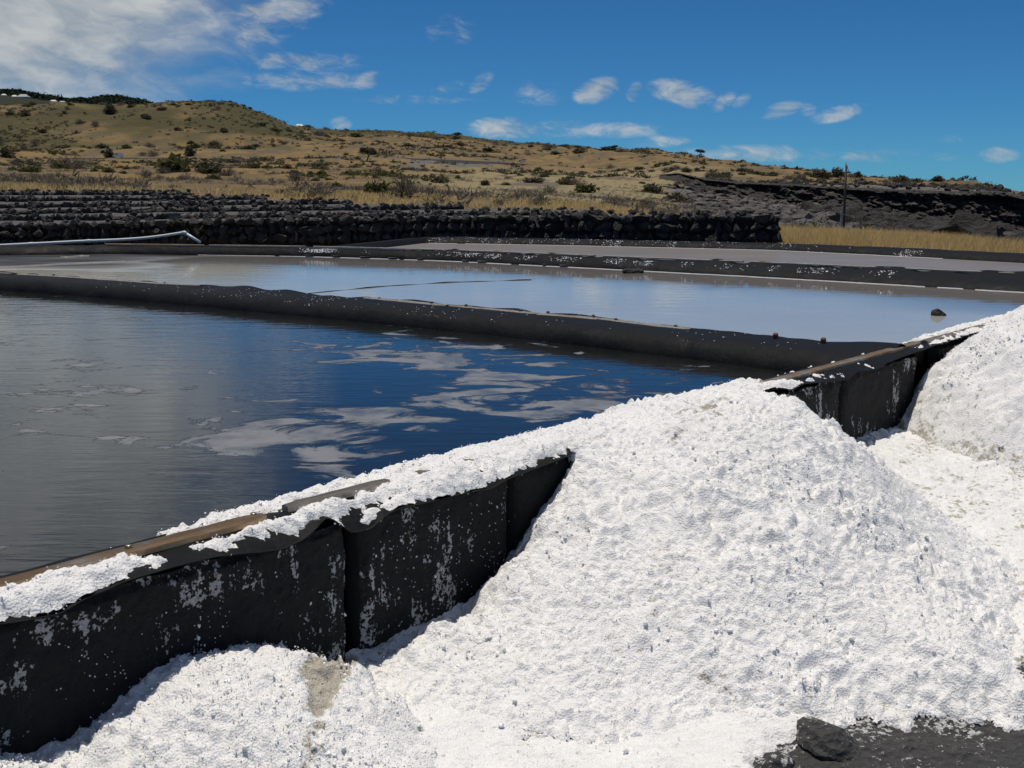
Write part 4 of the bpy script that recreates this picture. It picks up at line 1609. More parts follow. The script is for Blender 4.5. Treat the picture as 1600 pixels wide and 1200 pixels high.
def salt_sheet(name, zf, s_rng, t_rng, step, dirtf, seed, label, cat, others, kind=None, k=1.0, tol=.018):
    s = np.arange(s_rng[0], s_rng[1], step)
    t = np.arange(t_rng[0], t_rng[1], step)
    SS, TT = np.meshgrid(s, t, indexing='ij')
    Z = zf(SS, TT) + rough(SS, TT, seed, k)
    keep = np.ones(Z.shape, bool)
    for of in others:
        keep &= Z > of(SS, TT) - tol
    V = W(SS, TT, Z)
    # sideways crumble so that the surface is not a pure height field
    V[..., 0] += .010 * perlin(SS * 24, TT * 24, seed + 20)
    V[..., 1] += .010 * perlin(SS * 24, TT * 24, seed + 30)
    px, py = project(V)
    keep &= (px > -420) & (px < 2050) & (py < 1500)
    D = dirtf(SS, TT, Z, px, py)
    V[..., 2] -= .020 * sstep(.35, .8, D)
    V, Fc, at = compact(V.reshape(-1, 3), grid_faces(len(s), len(t), keep), {'dirt': D})
    o = obj(name, V, Fc, SALT, attrs=at)
    return tag(o, label, cat, kind=kind)


def grit(px, py):
    c = 512 - .20 * (py - 1040)
    w = np.interp(py, [1020, 1050, 1080, 1200], [52, 46, 26, 22])
    return np.exp(-((px - c) / w) ** 2) * sstep(1000, 1036, py) * (1 - .50 * sstep(1075, 1130, py))


SLAB_Z = .078


def slab_z(s, t):
    return np.full(np.shape(s), -5.0)


def main_fn(s, t):
    """main heap, thinning over the rim where it spills on to it"""
    return heap_main(s, t)


def dirt_main(s, t, z, px, py):
    d = .52 * np.exp(-((px - 1105) / 55) ** 2 - ((py - 634 + .35 * (px - 1105)) / 16) ** 2)
    d = np.maximum(d, .55 * np.exp(-((px - 1060) / 30) ** 2 - ((py - 675) / 18) ** 2))
    d = np.maximum(d, .45 * np.exp(-((px - 1270) / 25) ** 2 - ((py - 1075) / 20) ** 2))
    d = np.maximum(d, .5 * sstep(1120, 1200, py) * np.exp(-((px - 1020) / 70) ** 2))
    d = np.maximum(d, .34 * sstep(.15, .5, perlin(s * 4, t * 4, 77)))
    return np.maximum(d, .9 * grit(px, py))


def front_t_min(s, t):
    return t


# where the salt meets the rim it lies on the liner; below the rim it meets the panels
def main_on_rim(s, t):
    z = heap_main(s, t)
    cover = z - .50 * np.maximum(0, -.05 - t)
    return np.where(t < TF + .02, np.where(s > cs_[-1] - .15, cover, -1), z)


def rim_surf(s, t):
    return np.where((t > -.40) & (t < TL), liner_z(s, np.clip(t, -.4, TL)), -9)


def ground_fn(s, t):
    return ground_z(s, t)


salt_sheet('salt_heap', main_on_rim, (s_valley - .9, a_s + 1.9), (-.22, 3.4), .0065, dirt_main, 3,
           'tallest white salt heap, in the centre, leaning on the pool wall', 'salt heap', [ground_fn, rim_surf])
salt_sheet('salt_heap', heap_low, (-2.0, s_valley + .22), (TF - .02, 2.2), .0075,
           lambda s, t, z, px, py: np.maximum(.22 * sstep(.2, .5, perlin(s * 5, t * 5, 7)), grit(px, py)), 13,
           'low white salt heap under the pool wall at the lower left', 'salt heap', [ground_fn])
salt_sheet('salt_heap', heap_right, (r_s - 2.0, r_s + 1.4), (-.25, r_t + 2.0), .014,
           lambda s, t, z, px, py: .28 + .30 * fbm(s * 2.5, t * 5, 21, 3) + .25 * sstep(.30, .2, z), 23,
           'greyish salt heap rising over the wall end at the right edge', 'salt heap', [ground_fn, rim_surf], k=1.0)


def dirt_ground(s, t, z, px, py):
    d = .42 + .35 * fbm(s * 2.2, t * 2.2, 5.0, 3)
    val = grit(px, py)
    d = np.maximum(d * .62, 1.0 * val)
    d = np.where(px > 1250, np.maximum(d * .7, .34 + .3 * perlin(s * 2, t * 6, 9)), d)
    return np.clip(d, 0, 1.2)


def valley_ground(s, t):
    # banked salt and grit left between the two heaps
    cz = np.interp(s, cs_, cz_, left=-1, right=-1)
    v = cz - .012 - .30 * np.maximum(0, t - TF)
    v = np.where((s > s_valley - .55) & (s < s_valley + .4), v, -1)
    rb = .20 - .10 * np.maximum(0, t - .1)
    rb = (rb + .04) * sstep(a_s + .1, a_s + 1.2, s)
    return np.maximum(np.maximum(ground_z(s, t), v), rb)


s = np.arange(-2.2, 9.0, .011)
t = np.arange(TF - .03, 4.2, .011)
SS, TT = np.meshgrid(s, t, indexing='ij')
Z = np.maximum(valley_ground(SS, TT), np.maximum(np.maximum(heap_main(SS, TT), heap_low(SS, TT)), heap_right(SS, TT)) - .04) + .75 * rough(SS, TT, 41)
V = W(SS, TT, Z)
px, py = project(V)
keep = (px > -420) & (px < 2050) & (py < 1500)
# the salted ground stops at the dark slab on the lower right
edge = 1130 - .16 * (px - 1230) + 34 * fbm(SS * 5, TT * 5, 2.0, 4, .6)
V[..., 2] -= .13 * sstep(-10, 60, py - edge) * sstep(1160, 1260, px + 40 * fbm(SS * 6, TT * 6, 8.0, 3))
D = dirt_ground(SS, TT, Z, px, py)
V, Fc, at = compact(V.reshape(-1, 3), grid_faces(len(s), len(t), keep), {'dirt': D})
o = obj('salt_ground', V, Fc, SALT, attrs=at)
tag(o, kind='structure')

# salt on the rim
s = np.arange(S0 + .1, 8.5, .007)
t = np.arange(-.215, TL - .004, .007)
SS, TT = np.meshgrid(s, t, indexing='ij')
hgt = rim_cover(SS, TT)
hp = np.clip(hgt, 0, .6)
Z = liner_z(SS, TT) + .045 * hp ** 1.2 + np.clip(hp * 8, 0, 1) * (.012 * np.abs(fbm(SS * 16, TT * 16, 1.0, 3, .6)) + .004 * perlin(SS * 50, TT * 50, 2.0)) + np.clip(hgt, -.05, .02) * .12
keep = hgt > -.04
V = W(SS + .006 * perlin(SS * 40, TT * 40, 3), TT + .008 * perlin(SS * 40, TT * 40, 6), Z)
V, Fc, at = compact(V.reshape(-1, 3), grid_faces(len(s), len(t), keep), {'dirt': .12 + 0 * SS})
o = obj('rim_salt', V, Fc, SALT, attrs=at)
tag(o, 'crust of white salt lying along the rim of the pool wall', 'salt crust', kind='stuff')

# dark rock slab under the toe of the heap
n1, n2 = 120, 70
U, Q = np.meshgrid(np.linspace(0, 1, n1), np.linspace(0, 1, n2), indexing='ij')
c00, c10, c01, c11 = P(1000, 1300, .05), P(1660, 1290, .05), P(1060, 1090, .05), P(1760, 1040, .05)
X = (c00 * (1 - U[..., None]) + c10 * U[..., None]) * (1 - Q[..., None]) + (c01 * (1 - U[..., None]) + c11 * U[..., None]) * Q[..., None]
X[..., 2] = SLAB_Z + .016 * fbm(X[..., 0] * 5, X[..., 1] * 5, 1, 5, .6) - .02 * (Q < .02)
X[..., :2] += .012 * fbm(X[..., 0] * 8, X[..., 1] * 8, 4, 3)[..., None]
bot = X.copy()
bot[..., 2] = -.15
V = np.concatenate([X.reshape(-1, 3), bot.reshape(-1, 3)])
f = grid_faces(n1, n2)
nb = n1 * n2
rim = []
for i in range(n1 - 1):
    rim += [[i * n2, (i + 1) * n2, nb + (i + 1) * n2, nb + i * n2], [(i + 1) * n2 + n2 - 1, i * n2 + n2 - 1, nb + i * n2 + n2 - 1, nb + (i + 1) * n2 + n2 - 1]]
for j in range(n2 - 1):
    a = (n1 - 1) * n2
    rim += [[j + 1, j, nb + j, nb + j + 1], [a + j, a + j + 1, nb + a + j + 1, nb + a + j]]
o = obj('rock_slab', V, np.concatenate([f, np.array(rim)]), SLAB)
tag(o, 'flat dark rock slab dusted with salt at the lower right', 'rock slab')
for (px, py, wpx, hpx, z, lab) in ((1294, 1152, 62, 34, .105, 'rounded dark stone half buried in salt at the bottom right'), (1216, 1192, 32, 32, .105, 'small dark stone poking from salt at the bottom edge')):
    p = P(px, py, z)
    sc = 3.1 / F
    me = rock_mesh('lava_stone', SLAB, ICO3, int(px), .2, (1, .9, .8), 1.0)
    o = link('lava_stone', me, loc=(p[0], p[1], z - .01))
    o.scale = (wpx * sc * .85, wpx * sc * .9, hpx * sc * .9)
    o.rotation_euler = (.2, .1, px)
    tag(o, lab, 'stone')


# loose salt crystals everywhere on the salt: tiny facetted grains
def grains():
    OV = np.array([(-1, -1, -1), (1, -1, -1), (1, 1, -1), (-1, 1, -1), (-1, -1, 1), (1, -1, 1), (1, 1, 1), (-1, 1, 1)], float) * .58
    OF = np.array([(0, 3, 2, 1), (4, 5, 6, 7), (0, 1, 5, 4), (1, 2, 6, 5), (2, 3, 7, 6), (3, 0, 4, 7)])
    P_, S_ = [], []
    for o, cnt, smin, smax in [(x, c, a, b) for x in COL.objects if x.type == 'MESH' and x.name.split('.')[0] in ('salt_heap', 'rim_salt', 'salt_ground')
                               for c, a, b in [{'salt_heap': (9000, .0010, .0034), 'rim_salt': (5000, .0012, .0040), 'salt_ground': (4000, .0012, .0040)}[x.name.split('.')[0]]]]:
        me = o.data
        V = np.empty(len(me.vertices) * 3)
        me.vertices.foreach_get('co', V)
        V = V.reshape(-1, 3)
        px, py = project(V)
        ok = np.where((px > -150) & (px < 1750) & (py < 1300))[0]
        d = np.linalg.norm(V[ok] - [0, 0, H], axis=1)
        w = 1 / d ** 1.0
        ii = rng.choice(ok, min(cnt, len(ok)), p=w / w.sum())
        P_.append(V[ii] + rng.normal(0, .004, (len(ii), 3)))
        q = rng.uniform(0, 1, len(ii)) ** 2.2
        S_.append(smin + (smax - smin) * q)
    P_, S_ = np.concatenate(P_), np.concatenate(S_)
    n = len(P_)
    q = rng.normal(size=(n, 4))
    q /= np.linalg.norm(q, axis=1)[:, None]
    w, x, y, z = q.T
    RM = np.stack([np.stack([1 - 2 * (y * y + z * z), 2 * (x * y - z * w), 2 * (x * z + y * w)], -1),
                   np.stack([2 * (x * y + z * w), 1 - 2 * (x * x + z * z), 2 * (y * z - x * w)], -1),
                   np.stack([2 * (x * z - y * w), 2 * (y * z + x * w), 1 - 2 * (x * x + y * y)], -1)], 1)
    asp = rng.uniform(.55, 1.25, (n, 1, 3))
    V = np.einsum('nij,nkj->nki', RM, OV[None] * S_[:, None, None] * asp) + P_[:, None, :]
    Fc = OF[None] + (np.arange(n) * 8)[:, None, None]
    o = obj('salt_crystals', V.reshape(-1, 3), Fc.reshape(-1, 4), SALTP, smooth=False)
    tag(o, 'loose glittering salt crystals scattered over the heaps', 'salt crystals', kind='stuff')


grains()


def clods():
    LC = lump_bases(ICO2, 8, 91, .65)
    P_, S_ = [], []
    for x in list(COL.objects):
        nm = x.name.split('.')[0]
        if x.type != 'MESH' or nm not in ('salt_heap', 'rim_salt', 'salt_ground'):
            continue
        V = np.empty(len(x.data.vertices) * 3)
        x.data.vertices.foreach_get('co', V)
        V = V.reshape(-1, 3)
        px, py = project(V)
        ok = np.where((px > -120) & (px < 1720) & (py < 1280))[0]
        d = np.linalg.norm(V[ok] - [0, 0, H], axis=1)
        cl = np.clip(.15 + fbm(V[ok, 0] * 2.6, V[ok, 1] * 2.6, 31.0, 3), .02, 1) ** 1.5
        w = cl / d
        cnt = {'salt_heap': 2600, 'rim_salt': 1500, 'salt_ground': 2600}[nm]
        ii = rng.choice(ok, cnt, p=w / w.sum())
        P_.append(V[ii] + rng.normal(0, .004, (cnt, 3)))
        S_.append(np.clip(rng.gamma(1.7, .0016, cnt), .0014, .008) * (.62 if nm == 'rim_salt' else 1.0))
    o = scatter_mesh('salt_clods', np.concatenate(P_), np.concatenate(S_), LC, SALTP, .8)
    tag(o, 'loose crumbs and clods of white salt on the heaps and rim', 'salt clods', kind='stuff')


clods()

# salt stuck to the panels as real lumps
pts, szs = [], []
for cx, cy, sx, sy, n in ((430, 950, 60, 45, 260), (330, 960, 60, 60, 60), (360, 885, 40, 25, 60), (250, 1000, 90, 50, 80), (60, 1000, 60, 40, 50), (600, 880, 40, 80, 70), (690, 870, 50, 80, 160), (770, 800, 25, 70, 60), (690, 990, 40, 30, 60), (520, 900, 25, 60, 30), (200, 1060, 60, 60, 60)):
    n = int(n * .8)
    px = rng.normal(cx, sx, n)
    py = rng.normal(cy, sy, n)
    s_, z_ = PT(px, py, TF + .002)
    lz_ = lip_z(s_)
    ok = (z_ < lz_ - .04) & (z_ < RIM - .04) & ~((s_ > js[0] - .01) & (s_ < js[1] + .01)) & ~((s_ > js[2] - .005) & (s_ < js[3] + .005))
    q = W(s_[ok], TF + .003, z_[ok])
    pts += list(q)
    szs += list(rng.uniform(.0010, .0026, len(q)) * (1 + (rng.random(len(q)) < .06) * 1.1))
o = scatter_mesh('panel_salt', pts, szs, LB0, SALTP, 1.2)
tag(o, 'white salt grains stuck to the black wall panels', 'salt grains', kind='stuff')

# ------------------------------------------------------------------ VEGETATION
def bush_vf(ntri, seed, leaf=.16, flat=.75, spiky=False):
    r = np.random.default_rng(seed)
    # clumps on an uneven dome
    nc = 9
    ca = r.uniform(0, 2 * math.pi, nc)
    cr = r.uniform(0, .62, nc)
    cc = np.stack([np.cos(ca) * cr, np.sin(ca) * cr, r.uniform(.15, .62, nc) * (1.05 - cr)], -1)
    k = r.integers(0, nc, ntri)
    d = r.normal(size=(ntri, 3))
    d /= np.linalg.norm(d, axis=1)[:, None]
    c = cc[k] + d * (r.uniform(.12, .42, (ntri, 1)) ** 1.0)
    c[:, 2] = np.abs(c[:, 2]) * flat
    V = np.empty((ntri, 3, 3))
    for i in range(3):
        q = r.normal(size=(ntri, 3))
        if spiky:
            q = q * .25 + d * (i == 0) * 2.0 + np.array([0, 0, .9]) * (i == 0)
        V[:, i] = c + q * leaf
    V[:, :, 2] = np.maximum(V[:, :, 2], -.05)
    return V.reshape(-1, 3), np.arange(ntri * 3).reshape(-1, 3)


BUSH = {}
for key, mat, spiky in (('dark', LEAF_D, False), ('green', LEAF_G, False), ('dry', LEAF_B, True), ('pine', LEAF_P, False)):
    BUSH[key] = [mesh_data('foliage', *bush_vf(620 if spiky else 480, 60 + i, .085 if spiky else .10, .8, spiky), mat, False) for i in range(4)]
STEM = mesh_data('stem', *(lambda m: (np.concatenate(m.V), m.F))(MB().tube([(0, 0, -.15), (.02, .01, .2), (.0, .03, .5)], [.05, .035, .01], 5).tube([(0, 0, .1), (.2, .05, .45)], [.03, .008], 5).tube([(0, 0, .05), (-.2, -.08, .42)], [.03, .008], 5)), TWIG, False)


def on_ground(px, py, r0, r1, n=400):
    """first terrain point met along a bearing whose picture height is py"""
    r = np.geomspace(r0, r1, n)
    az = math.atan((px - 800) / F * CP)
    x, y = np.sin(az) * r, np.cos(az) * r
    z = terrain_z(x, y)
    yy = project(np.stack([x, y, z], -1))[1]
    i = int(np.argmax(yy <= py)) if (yy <= py).any() else int(np.argmin(np.abs(yy - py)))
    return np.array([x[i], y[i], z[i]]), r[i]


def shrub(kind, p, w, h, label, cat='shrub', group=None, name='shrub'):
    root = empty(name, (p[0], p[1], p[2] - .02 * h), label, cat, group)
    for nm, me in (('foliage', random.choice(BUSH[kind])), ('stem', STEM)):
        o = link(nm, me)
        o.parent = root
        o.location = (0, 0, 0)
        o.scale = (w, w * random.uniform(.8, 1.1), h * 1.25)
        o.rotation_euler = (0, 0, random.uniform(0, 6.28))
    return root


named = [  # px, base py, width px, height px, kind, r range, label
    (14, 246, 30, 16, 'dark', (420, 720), 'dark round shrub at the far left edge above the road'),
    (175, 246, 19, 14, 'dark', (420, 720), 'round grey shrub just above the white van'),
    (270, 269, 66, 26, 'green', (200, 560), 'broad olive green bush on the golden slope below the road'),
    (330, 270, 60, 18, 'dark', (200, 560), 'low dark bush right of the broad olive bush'),
    (105, 262, 95, 16, 'dry', (200, 560), 'long low grey thicket left of the white van'),
    (300, 244, 22, 18, 'dark', (420, 720), 'dark leaning shrub above the road in the middle of the left slope'),
    (180, 178, 24, 17, 'dark', (700, 940), 'dark round tree standing high on the left hill'),
    (490, 309, 95, 26, 'dry', (48, 110), 'wide dry grey bush behind the terrace walls'),
    (592, 306, 48, 26, 'green', (48, 110), 'dense green bush beside a dry grey bush behind the walls'),
    (628, 310, 62, 34, 'dry', (48, 110), 'bare grey bush touching the right side of the green bush'),
    (445, 308, 36, 14, 'dry', (48, 110), 'small bare twisted bush at the end of a stone wall'),
    (100, 296, 70, 14, 'dry', (50, 130), 'grey dry brush along the top of the rearmost wall'),
    (215, 297, 50, 12, 'dry', (50, 130), 'thin grey brush over the middle of the rearmost wall'),
    (780, 322, 36, 12, 'dry', (48, 150), 'small grey bush behind the third stone wall'),
    (842, 321, 40, 16, 'dry', (48, 150), 'brown dry bush behind the second stone wall'),
    (858, 303, 30, 13, 'dry', (120, 300), 'round brown bush alone in the straw slope'),
    (685, 286, 34, 9, 'dark', (120, 420), 'flat dark green shrub on the pale straw slope'),
    (1012, 320, 34, 10, 'dry', (50, 200), 'grey bush above the long front stone wall'),
    (1282, 279, 40, 16, 'dark', (340, 620), 'dark bush on the ridge left of the utility pole'),
    (1306, 276, 22, 15, 'dark', (340, 620), 'taller dark bush on the ridge just left of the pole'),
    (1340, 277, 14, 10, 'dark', (340, 620), 'small dark bush on the ridge right of the pole'),
    (1407, 287, 24, 14, 'dark', (340, 520), 'round dark bush on the plateau above the cliff'),
    (1465, 283, 26, 9, 'dark', (340, 620), 'low dark bush on the skyline above the right cliff'),
    (1390, 367, 66, 22, 'dry', (62, 130), 'large grey dry bush right of the pole foot'),
    (1440, 378, 60, 20, 'dry', (62, 110), 'grey dry bush in front of the black boulders'),
    (1062, 281, 60, 10, 'dry', (300, 420), 'grey brush where the black cliff begins on the middle slope'),
    (1108, 284, 44, 9, 'dry', (300, 420), 'low grey brush over the left end of the cliff'),
    (1375, 362, 46, 14, 'green', (62, 120), 'green bush among the agaves right of the pole'),
]
for (px, py, wp, hp, kind, rr, lab) in named:
    p, r = on_ground(px, py, *rr)
    shrub(kind, p, wp * r / F * .62, hp * r / F * 1.0, lab, 'tree' if 'tree' in lab else 'shrub')

# wind-shaped tree by the road, and the flat-topped tree on the skyline
def small_tree(px, py, wp, hp, rr, label, lean):
    p, r = on_ground(px, py, *rr)
    k = r / F
    root = empty('tree', p, label, 'tree')
    h, w = hp * k, wp * k
    mb = MB().tube([(p[0], p[1], p[2] - .3), (p[0] + lean * .12 * w, p[1], p[2] + h * .35), (p[0] + lean * .3 * w, p[1], p[2] + h * .62)], [h * .05, h * .04, h * .02], 6)
    mb.tube([(p[0] + lean * .1 * w, p[1], p[2] + h * .3), (p[0] - lean * .18 * w, p[1], p[2] + h * .75)], [h * .03, h * .012], 5)
    mb.build('trunk', TWIG, root)
    for dx, dz, sc in ((.05, .45, .62), (.35, .38, .55), (-.2, .55, .45)):
        o = link('crown', random.choice(BUSH['dark']))
        o.parent = root
        o.location = (lean * dx * w, 0, dz * h)
        o.scale = (w * sc * .72, w * sc * .7, h * sc * .9)
        o.rotation_euler = (0, 0, random.uniform(0, 6))


small_tree(574, 251, 30, 24, (420, 640), 'dark wind-bent tree standing at the roadside', 1)
small_tree(1091, 243, 16, 11, (500, 1000), 'small flat-topped tree on the skyline', 1)
small_tree(960, 235, 12, 9, (700, 1300), 'tiny upright tree on the ridge skyline left of centre', -1)

# shrubs that nothing tells apart, region by region
ORD = ['first', 'second', 'third', 'fourth', 'fifth', 'sixth', 'seventh', 'eighth', 'ninth', 'tenth', 'eleventh', 'twelfth']
KINDW = {'dark': 'dark scrub bush', 'dry': 'dry grey bush', 'green': 'olive green bush', 'pine': 'blackish green bush'}


def region(n, pxr, rr, kinds, wr, hr, where, group, dens=None):
    """bushes of one slope; each is told by its kind, its height on the slope and its place along it"""
    pts, ppx, pr = terrain_pts(n, pxr, rr, dens)
    kk = [random.choice(kinds) for _ in pts]
    b = np.array([int(np.searchsorted(np.quantile(pr, [.25, .5, .75]), r)) for r in pr])
    for band, bw in enumerate(('lowest on', 'low on', 'halfway up', 'high on')):
        for kd in sorted(set(kk)):
            ids = sorted([i for i in range(len(pts)) if b[i] == band and kk[i] == kd], key=lambda i: ppx[i])
            for q, i in enumerate(ids):
                w = random.uniform(*wr)
                if len(ids) == 1:
                    lab = f'only {KINDW[kd]} {bw} {where}'
                else:
                    lab = f'{ORD[min(q, 11)]} {KINDW[kd]} from the left {bw} {where}'
                shrub(kd, pts[i], w, w * random.uniform(*hr), lab, 'shrub', group)


region(56, (-40, 480), (640, 940), ['dark', 'dark', 'dry', 'green'], (2.6, 6.0), (.45, .75), 'the rounded left hill', 'shrubs on the left hill')
region(36, (-40, 480), (230, 560), ['dry', 'dark', 'green'], (1.4, 3.4), (.45, .7), 'the golden slope below the road', 'shrubs below the road')
region(52, (480, 1060), (150, 620), ['dry', 'dry', 'dark', 'green'], (1.3, 3.6), (.45, .7), 'the straw slope in the middle', 'shrubs on the middle slope', lambda px, r, x, y: sstep(140, 320, r))
region(46, (480, 1080), (760, 1160), ['dark', 'dark', 'pine', 'dry'], (4.0, 9.0), (.35, .6), 'the long middle ridge', 'bushes on the middle ridge')
region(48, (1060, 1540), (362, 470), ['dark', 'dry', 'dark'], (1.6, 4.0), (.4, .65), 'the plateau above the cliff', 'bushes above the cliff')
# hedge of dark pines at the crest right of the rounded hill
CREST_ORD = ORD + ['thirteenth', 'fourteenth', 'fifteenth', 'sixteenth', 'seventeenth', 'eighteenth', 'nineteenth', 'twentieth', 'last but one', 'last']
for i in range(22):
    px = 472 + i * 9.0 + random.uniform(-3, 3)
    q = y_to_z(np.array(px), np.array(interp(px, CREST2)), np.array(1225.0))
    az = math.atan((px - 800) / F * CP)
    x, y = math.sin(az) * 1215, math.cos(az) * 1215
    shrub('pine', (x, y, float(terrain_z(np.array(x), np.array(y))) - 1.0), random.uniform(5, 8), random.uniform(5, 7.5), CREST_ORD[i] + ' tree from the left in the dense dark row on the crest', 'tree', 'trees on the crest', 'crest_tree')

# scrub too small to pick apart
def scrub_mass(name, n, pxr, rr, wr, mat, spiky, label, dens=None, seed=5):
    pts, ppx, pr = terrain_pts(n, pxr, rr, dens)
    B = [bush_vf(26, seed + i, .20, .75, spiky) for i in range(8)]
    VV, FF, c = [], [], 0
    for i, p in enumerate(pts):
        V, Fc = B[i % 8]
        w = random.uniform(*wr) * random.uniform(.6, 1.3)
        a = random.uniform(0, 6.28)
        ca, sa = math.cos(a), math.sin(a)
        Q = np.stack([(V[:, 0] * ca - V[:, 1] * sa) * w, (V[:, 0] * sa + V[:, 1] * ca) * w, V[:, 2] * w * random.uniform(.5, .9)], -1) + p
        VV.append(Q)
        FF.append(Fc + c)
        c += len(V)
    o = obj(name, np.concatenate(VV), np.concatenate(FF), mat, smooth=False)
    tag(o, label, 'scrub', kind='stuff')


def patch(px, r, x, y, f=.012, lo=-.25, hi=.5):
    return sstep(lo, hi, fbm(x * f, y * f, 4.0, 3))


scrub_mass('hill_scrub', 5200, (-120, 1100), (420, 1250), (.9, 3.0), LEAF_D, False, 'low dark scrub over the far hills', lambda px, r, x, y: np.maximum(patch(px, r, x, y) * (.4 + .6 * sstep(640, 760, r)), .9 * np.exp(-((px - 370) / 95) ** 2) * sstep(740, 800, r)), 5)
scrub_mass('dry_scrub', 5200, (-120, 1300), (60, 640), (.30, 1.3), LEAF_B, True, 'low grey dry scrub over the slopes', lambda px, r, x, y: patch(px, r, x, y, .03, -.1, .6), 25)
scrub_mass('ridge_scrub', 1500, (470, 1560), (360, 1180), (1.0, 3.2), LEAF_D, False, 'dark scrub along the ridge and plateau', lambda px, r, x, y: sstep(.80, 1.0, r / (1150 * interp(px, [(470, 1), (900, .86), (1060, .60), (1600, .36)]))) + .12, 45)
scrub_mass('far_wood', 5200, (-160, 320), (2330, 3100), (4, 11), LEAF_P, False, 'dark woods on the distant hills at the left', None, 65)
scrub_mass('green_scrub', 700, (-100, 700), (220, 900), (.7, 2.4), LEAF_G, False, 'olive green scrub on the slopes', lambda px, r, x, y: patch(px, r, x, y, .015, 0, .6), 85)
scrub_mass('rock_scrub', 2400, (940, 1500), (80, 330), (.25, .9), LEAF_B, True, 'thin grey scrub among the lava rocks', None, 95)

# golden grass behind the far pool
def grass(name, n, pxr, rr, hr, mat, label, dens=None, wid=.012):
    pts, ppx, pr = terrain_pts(n, pxr, rr, dens)
    n = len(pts)
    a = rng.uniform(0, 2 * math.pi, n)
    h = rng.uniform(*hr, n)
    lean = rng.normal(0, .35, (n, 2)) * h[:, None] + np.array([.10, 0]) * h[:, None]
    w = wid * (0.6 + pr / 40)
    side = np.stack([np.cos(a), np.sin(a)], -1) * w[:, None]
    V = np.empty((n, 3, 3))
    V[:, 0, :2] = pts[:, :2] - side
    V[:, 1, :2] = pts[:, :2] + side
    V[:, 2, :2] = pts[:, :2] + lean
    V[:, 0, 2] = V[:, 1, 2] = pts[:, 2] - .02
    V[:, 2, 2] = pts[:, 2] + h
    o = obj(name, V.reshape(-1, 3), np.arange(n * 3).reshape(-1, 3), mat, smooth=False)
    tag(o, label, 'grass', kind='stuff')


grass('dry_grass', 42000, (1195, 1700), (23.5, 52), (.30, .68), STRAW, 'golden dry grass strip behind the far pool',
      lambda px, r, x, y: (r < interp(px, [(1195, 60), (1450, 50), (1560, 34), (1700, 28)])) * (.55 + .45 * sstep(-.3, .3, fbm(x * .3, y * .3))))
grass('slope_grass', 26000, (-40, 1250), (46, 130), (.12, .40), STRAW, 'straw coloured grass on the slope behind the terraces',
      lambda px, r, x, y: sstep(-.2, .3, fbm(x * .08, y * .08)), .02)


# agaves
def agave(px, py, rr, hp, label):
    p, r = on_ground(px, py, *rr)
    h = hp * r / F
    root = empty('agave', p, label, 'agave')
    n = 15
    for i in range(n):
        a = i * 2.399 + random.uniform(-.2, .2)
        el = R(random.uniform(28, 82))
        L = h * random.uniform(.8, 1.15)
        d = np.array([math.cos(a) * math.cos(el), math.sin(a) * math.cos(el), math.sin(el)])
        sd = np.array([-math.sin(a), math.cos(a), 0]) * h * .085
        dr = np.array([0, 0, -.12 * L * math.cos(el)])
        m_ = p + d * L * .5
        t_ = p + d * L + dr
        up_ = np.cross(sd, d)
        up_ = up_ / np.linalg.norm(up_) * h * .03
        V = [p - sd * .7, p + sd * .7, m_ + sd, m_ - sd, t_, p + up_ * -1, m_ - up_]
        Fc = [(0, 5, 6, 3), (5, 1, 2, 6), (3, 6, 4), (6, 2, 4), (0, 3, 2, 1), (3, 4, 2)]
        obj('leaf', V, Fc, AGAVE, root, smooth=False)


for px, py, rr, hp, lab in ((1238, 364, (70, 125), 18, 'agave nearest the right end of the stone wall'),
                            (1276, 364, (70, 125), 21, 'agave between the stone wall and the utility pole'),
                            (1339, 365, (70, 125), 16, 'agave just right of the utility pole foot'),
                            (1356, 365, (70, 125), 22, 'tallest of the agaves right of the utility pole'),
                            (1371, 366, (70, 125), 15, 'rightmost small agave of the row beside the pole'),
                            (1540, 390, (38, 75), 22, 'agave at the right edge of the dry grass, left one of the pair'),
                            (1557, 392, (38, 75), 22, 'agave at the right end of the grass, in front of black rocks')):
    agave(px, py, rr, hp, lab)

# utility pole
p, r = on_ground(1319, 363, 100, 135)
top = PR(1322.5, 254.5, r)
pole = empty('utility_pole', p, 'slim wooden utility pole with pale concrete stub in the dry grass', 'utility pole')
axis = top - p
MB().tube([p + axis * .02 + [.10, 0, 0], p + axis * .5 + [.06, 0, 0], top], [.15, .13, .10], 10).build('shaft', POLEW, pole, True)
MB().box(p + [-.16, -.05, 1.0], (.22, .26, 2.5)).build('stub', material('pale_concrete', plain((0.34, .33, .31), .85, .2, 3)), pole)
MB().box(p + [-.02, -.05, 1.9], (.56, .36, .10)).build('clamp', STEEL, pole)
MB().tube([top + [.0, -.12, -.35], top + [.0, -.12, -.15], top + [0, -.12, -.05]], [.05, .09, .04], 8).build('insulator', PAINTW, pole)
w2 = PR(1346, 274, 352.)
cvv = np.array([top + (w2 - top) * t + np.array([0, 0, -3.0 * 4 * t * (1 - t)]) for t in np.linspace(0, 1, 24)])
MB().tube(cvv, .03, 4).build('wire', RUBBER, pole)


